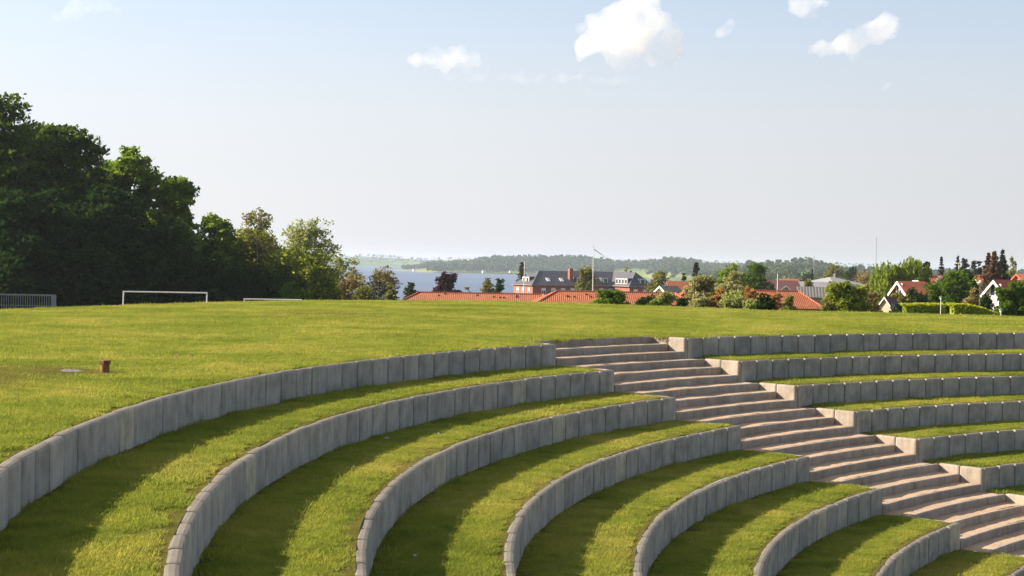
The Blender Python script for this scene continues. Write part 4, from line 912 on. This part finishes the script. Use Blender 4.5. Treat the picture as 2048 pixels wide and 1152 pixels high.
def grass(name, label, pts, sc):
    me = bpy.data.meshes.new(name); me.vertices.add(len(pts)); me.vertices.foreach_set('co', np.ascontiguousarray(pts, np.float32).ravel())
    at = me.attributes.new('size', 'FLOAT', 'POINT'); at.data.foreach_set('value', np.ascontiguousarray(sc, np.float32)); me.update()
    o = link(name, me, None); tag(o, label, 'grass', kind='stuff')
    ng = bpy.data.node_groups.new(name, 'GeometryNodeTree'); ng.interface.new_socket('Geometry', in_out='INPUT', socket_type='NodeSocketGeometry'); ng.interface.new_socket('Geometry', in_out='OUTPUT', socket_type='NodeSocketGeometry')
    n = ng.nodes; gi, go = n.new('NodeGroupInput'), n.new('NodeGroupOutput'); ip = n.new('GeometryNodeInstanceOnPoints'); ci = n.new('GeometryNodeCollectionInfo')
    ci.inputs['Collection'].default_value = PATCH; ci.inputs['Separate Children'].default_value = True; ip.inputs['Pick Instance'].default_value = True
    ri = n.new('FunctionNodeRandomValue'); ri.data_type = 'INT'; ri.inputs[4].default_value = 0; ri.inputs[5].default_value = 3
    rv = n.new('FunctionNodeRandomValue'); rv.data_type = 'FLOAT_VECTOR'; rv.inputs[0].default_value = (-.06, -.06, 0); rv.inputs[1].default_value = (.06, .06, 6.283)
    na = n.new('GeometryNodeInputNamedAttribute'); na.data_type = 'FLOAT'; na.inputs[0].default_value = 'size'
    lk_ = ng.links.new; lk_(gi.outputs[0], ip.inputs['Points']); lk_(ci.outputs[0], ip.inputs['Instance']); lk_(ri.outputs[2], ip.inputs['Instance Index']); lk_(rv.outputs[0], ip.inputs['Rotation'])
    lk_(na.outputs[0], ip.inputs['Scale']); lk_(ip.outputs[0], go.inputs[0])
    md = o.modifiers.new('grass', 'NODES'); md.node_group = ng
rg = np.random.default_rng(77)
def visible(x, y, z, mu=520, mv=320):
    yy = np.maximum(y, .5); u = 1024+3100*x/yy; v = 519.6+.018*(u-1024)+(EYE-z)*3100/yy; return (y > 4) & (u > -mu) & (u < 2048+mu) & (v < 1152+mv)
pts, scs = [], []
for k in range(1, NT+1):
    ro, ri_ = R0-(k-1)*TD-.06, R0-k*TD+BT+.10
    for a0, a1 in ((ANG_L+.6, A_L1), (A_R1, ang_r(R0-k*TD)-.6)):
        n = int(abs(R(a1-a0))*(ro+ri_)/2*(ro-ri_)*85); a = rg.uniform(a0, a1, n); r = np.sqrt(rg.uniform(ri_**2, ro**2, n)); rs_ = r-squeeze(a); x = CX+rs_*np.cos(np.radians(a)); y = CY+rs_*np.sin(np.radians(a)); z = np.full(n, -k*TH+.008)
        sc = rg.uniform(.7, 1.15, n)*np.where(rg.uniform(0, 1, n) < .03, 1.5, 1.); edge = np.minimum(r-ri_, ro-r); tall = (rg.uniform(0, 1, n) < .045) & (ro-r < .16); sc *= np.clip(.38+edge/.25, .38, 1)
        bare = np.array([mnoise.noise(Vector((u_*1.1, v_*1.1, k*3.1)))+.5*mnoise.noise(Vector((u_*3.7, v_*3.7, k))) for u_, v_ in zip(x, y)]); sc *= np.clip(1.15-.9*np.clip(bare-.12, 0, 1), .5, 1.15); sc = np.where(tall, 1.9, sc)
        kp = visible(x, y, z); pts.append(np.stack([x, y, z], -1)[kp]); scs.append(sc[kp])
grass('grass', 'short sunlit and shaded grass on the curved terraces', np.concatenate(pts), np.concatenate(scs))
n = 400000; D = np.sqrt(rg.uniform(7**2, 72**2, n)); az = rg.uniform(-.56, .50, n); x = D*np.sin(az); y = D*np.cos(az); rc = np.hypot(x-CX, y-CY); ac = np.degrees(np.arctan2(y-CY, x-CX)) % 360
keep = (rc+squeeze(ac) > R0+BT+.16) & ~((ac < ANG_L+.5) & (ac > ang_r(R0+.5)-.5) & (rc < R0+1.14)) & (rg.uniform(0, 1, n) < np.clip(1.15-D/90, .35, 1))
for (u_, v_, e_) in ((139, 748, .60), (356, 715, .20), (381, 716, .18), (271, 730, .14), (210, 747, .16)):
    q = on_lawn(u_, v_); keep &= np.hypot(x-q.x, y-q.y) > e_
x, y, D = x[keep], y[keep], D[keep]; z = terrain(x, y)-.004
grass('grass', 'mown grass of the upper lawn up to the crest', np.stack([x, y, z], -1), rg.uniform(.75, 1.2, len(x))*np.clip(.75+D/70, .8, 1.6)*np.where(rg.uniform(0, 1, len(x)) < .03, 1.5, 1.))

# ------------------------------------------------------------------ clouds
def m_cloud(dens, lo=.40):
    m = bpy.data.materials.new('cloud_vapour'); m.use_nodes = True; nt = m.node_tree; nt.nodes.clear()
    o = N(nt, 'OutputMaterial'); v = N(nt, 'VolumePrincipled', i_Density=dens, i_Anisotropy=.3); v.inputs['Color'].default_value = (.965, .935, .905, 1); nt.links.new(v.outputs[0], o.inputs['Volume'])
    g = N(nt, 'NewGeometry'); f = noise(nt, g.outputs['Position'], .011, 5, .62); r = ramp(nt, [(lo, (0, 0, 0)), (.66, (1, 1, 1))]); nt.links.new(f, r.inputs[0])
    k = N(nt, 'Math', operation='MULTIPLY'); nt.links.new(r.outputs[0], k.inputs[0]); k.inputs[1].default_value = dens*1.9; nt.links.new(k.outputs[0], v.inputs['Density'])
    m.cycles.volume_step_rate = .5; return m
def cloud(label, puffs, D, dens, vox=11., wide=.5, tall=.42, sub=7, amp=38, lo=.40):
    """puffs: (photo x, y, radius px); clustered into one lumpy body of vapour"""
    c = P(puffs[0][0], puffs[0][1], D); bm = bmesh.new(); rng = random.Random(int(puffs[0][0]))
    for u, v, r in puffs:
        p = P(u, v, D)-c; rr = r*D/F_PX
        for i in range(sub):
            q = p+Vector((rng.gauss(0, wide), rng.gauss(0, .6), rng.gauss(0, tall)))*rr if i or wide > .6 else p
            k = rr*(.85 if i == 0 and wide < .6 else rng.uniform(.28, .58)); bmesh.ops.create_icosphere(bm, subdivisions=2, radius=k, matrix=Matrix.Translation(q))
    me = bpy.data.meshes.new('cloud'); bm.to_mesh(me); bm.free()
    o = link('cloud', me, None); o.location = c; tag(o, label, 'cloud', 'fair weather clouds')
    rm = o.modifiers.new('remesh', 'REMESH'); rm.mode = 'VOXEL'; rm.voxel_size = vox
    tx = bpy.data.textures.new('billow', 'CLOUDS'); tx.noise_scale = 60; tx.noise_depth = 3
    d = o.modifiers.new('billow', 'DISPLACE'); d.texture = tx; d.strength = amp; d.mid_level = .55; d.texture_coords = 'LOCAL'
    m = m_cloud(dens, lo); me.materials.append(m); return o
CD = 5200
cloud('big bright cumulus cut by the top of the frame', [(1260, 60, 62), (1290, 10, 42), (1205, 75, 42), (1170, 90, 30), (1240, 100, 45), (1350, 72, 27), (1346, 104, 26), (1335, 88, 24), (1300, 105, 30), (1270, 128, 18), (1240, 128, 18), (1225, 35, 36), (1310, 40, 26)], CD, .0075, lo=.34)
cloud('flat pale cloud left of the big cumulus', [(895, 110, 28), (860, 118, 26), (925, 122, 28), (830, 122, 16), (880, 135, 24), (950, 128, 16)], CD, .0034, wide=.75, tall=.3, sub=11)
cloud('elongated slanting cloud at the right', [(1720, 78, 30), (1742, 66, 30), (1733, 62, 22), (1765, 52, 30), (1680, 90, 24), (1645, 96, 22), (1780, 42, 22), (1620, 100, 12), (1700, 88, 24)], CD, .0068, lo=.32)
cloud('cloud cut by the top edge, left of the slanting cloud', [(1608, 12, 26), (1625, -8, 24), (1585, 2, 16), (1610, 26, 14)], CD, .0062, lo=.33)
cloud('small wisp of cloud right of the big cumulus', [(1458, 58, 16), (1468, 48, 11), (1442, 64, 10)], CD, .005, lo=.33)
cloud('faint flat wisp under the big cumulus', [(900+i*26, 150+3*math.sin(i*1.3)+i*.9, 13+4*math.sin(i*2.1)) for i in range(16)], CD, .0013, wide=1.3, tall=.5, sub=9, amp=20, lo=.1)
cloud('tiny faint wisp low at the right', [(1780, 171, 12), (1772, 174, 8)], CD, .0028, lo=.2, wide=.9, tall=.4, sub=10)
cloud('faint torn cloud in the top left corner', [(170, 12, 26), (150, 28, 18), (188, 0, 20), (100, 35, 10)], CD, .0014, lo=.2, wide=1.2, tall=.6, sub=14)

# ------------------------------------------------------------------ haze
hb = MB(); hb.box(-9400, 9400, -9400, 9700, -37.5, 27)
m = bpy.data.materials.new('summer_haze'); m.use_nodes = True; nt = m.node_tree; nt.nodes.clear()
o = N(nt, 'OutputMaterial'); v = N(nt, 'VolumePrincipled', i_Density=.000085, i_Anisotropy=.2); v.inputs['Color'].default_value = (.66, .74, .86, 1); nt.links.new(v.outputs[0], o.inputs['Volume'])
tag(hb.build('haze', m), 'pale summer haze over the lake', 'haze', kind='stuff')
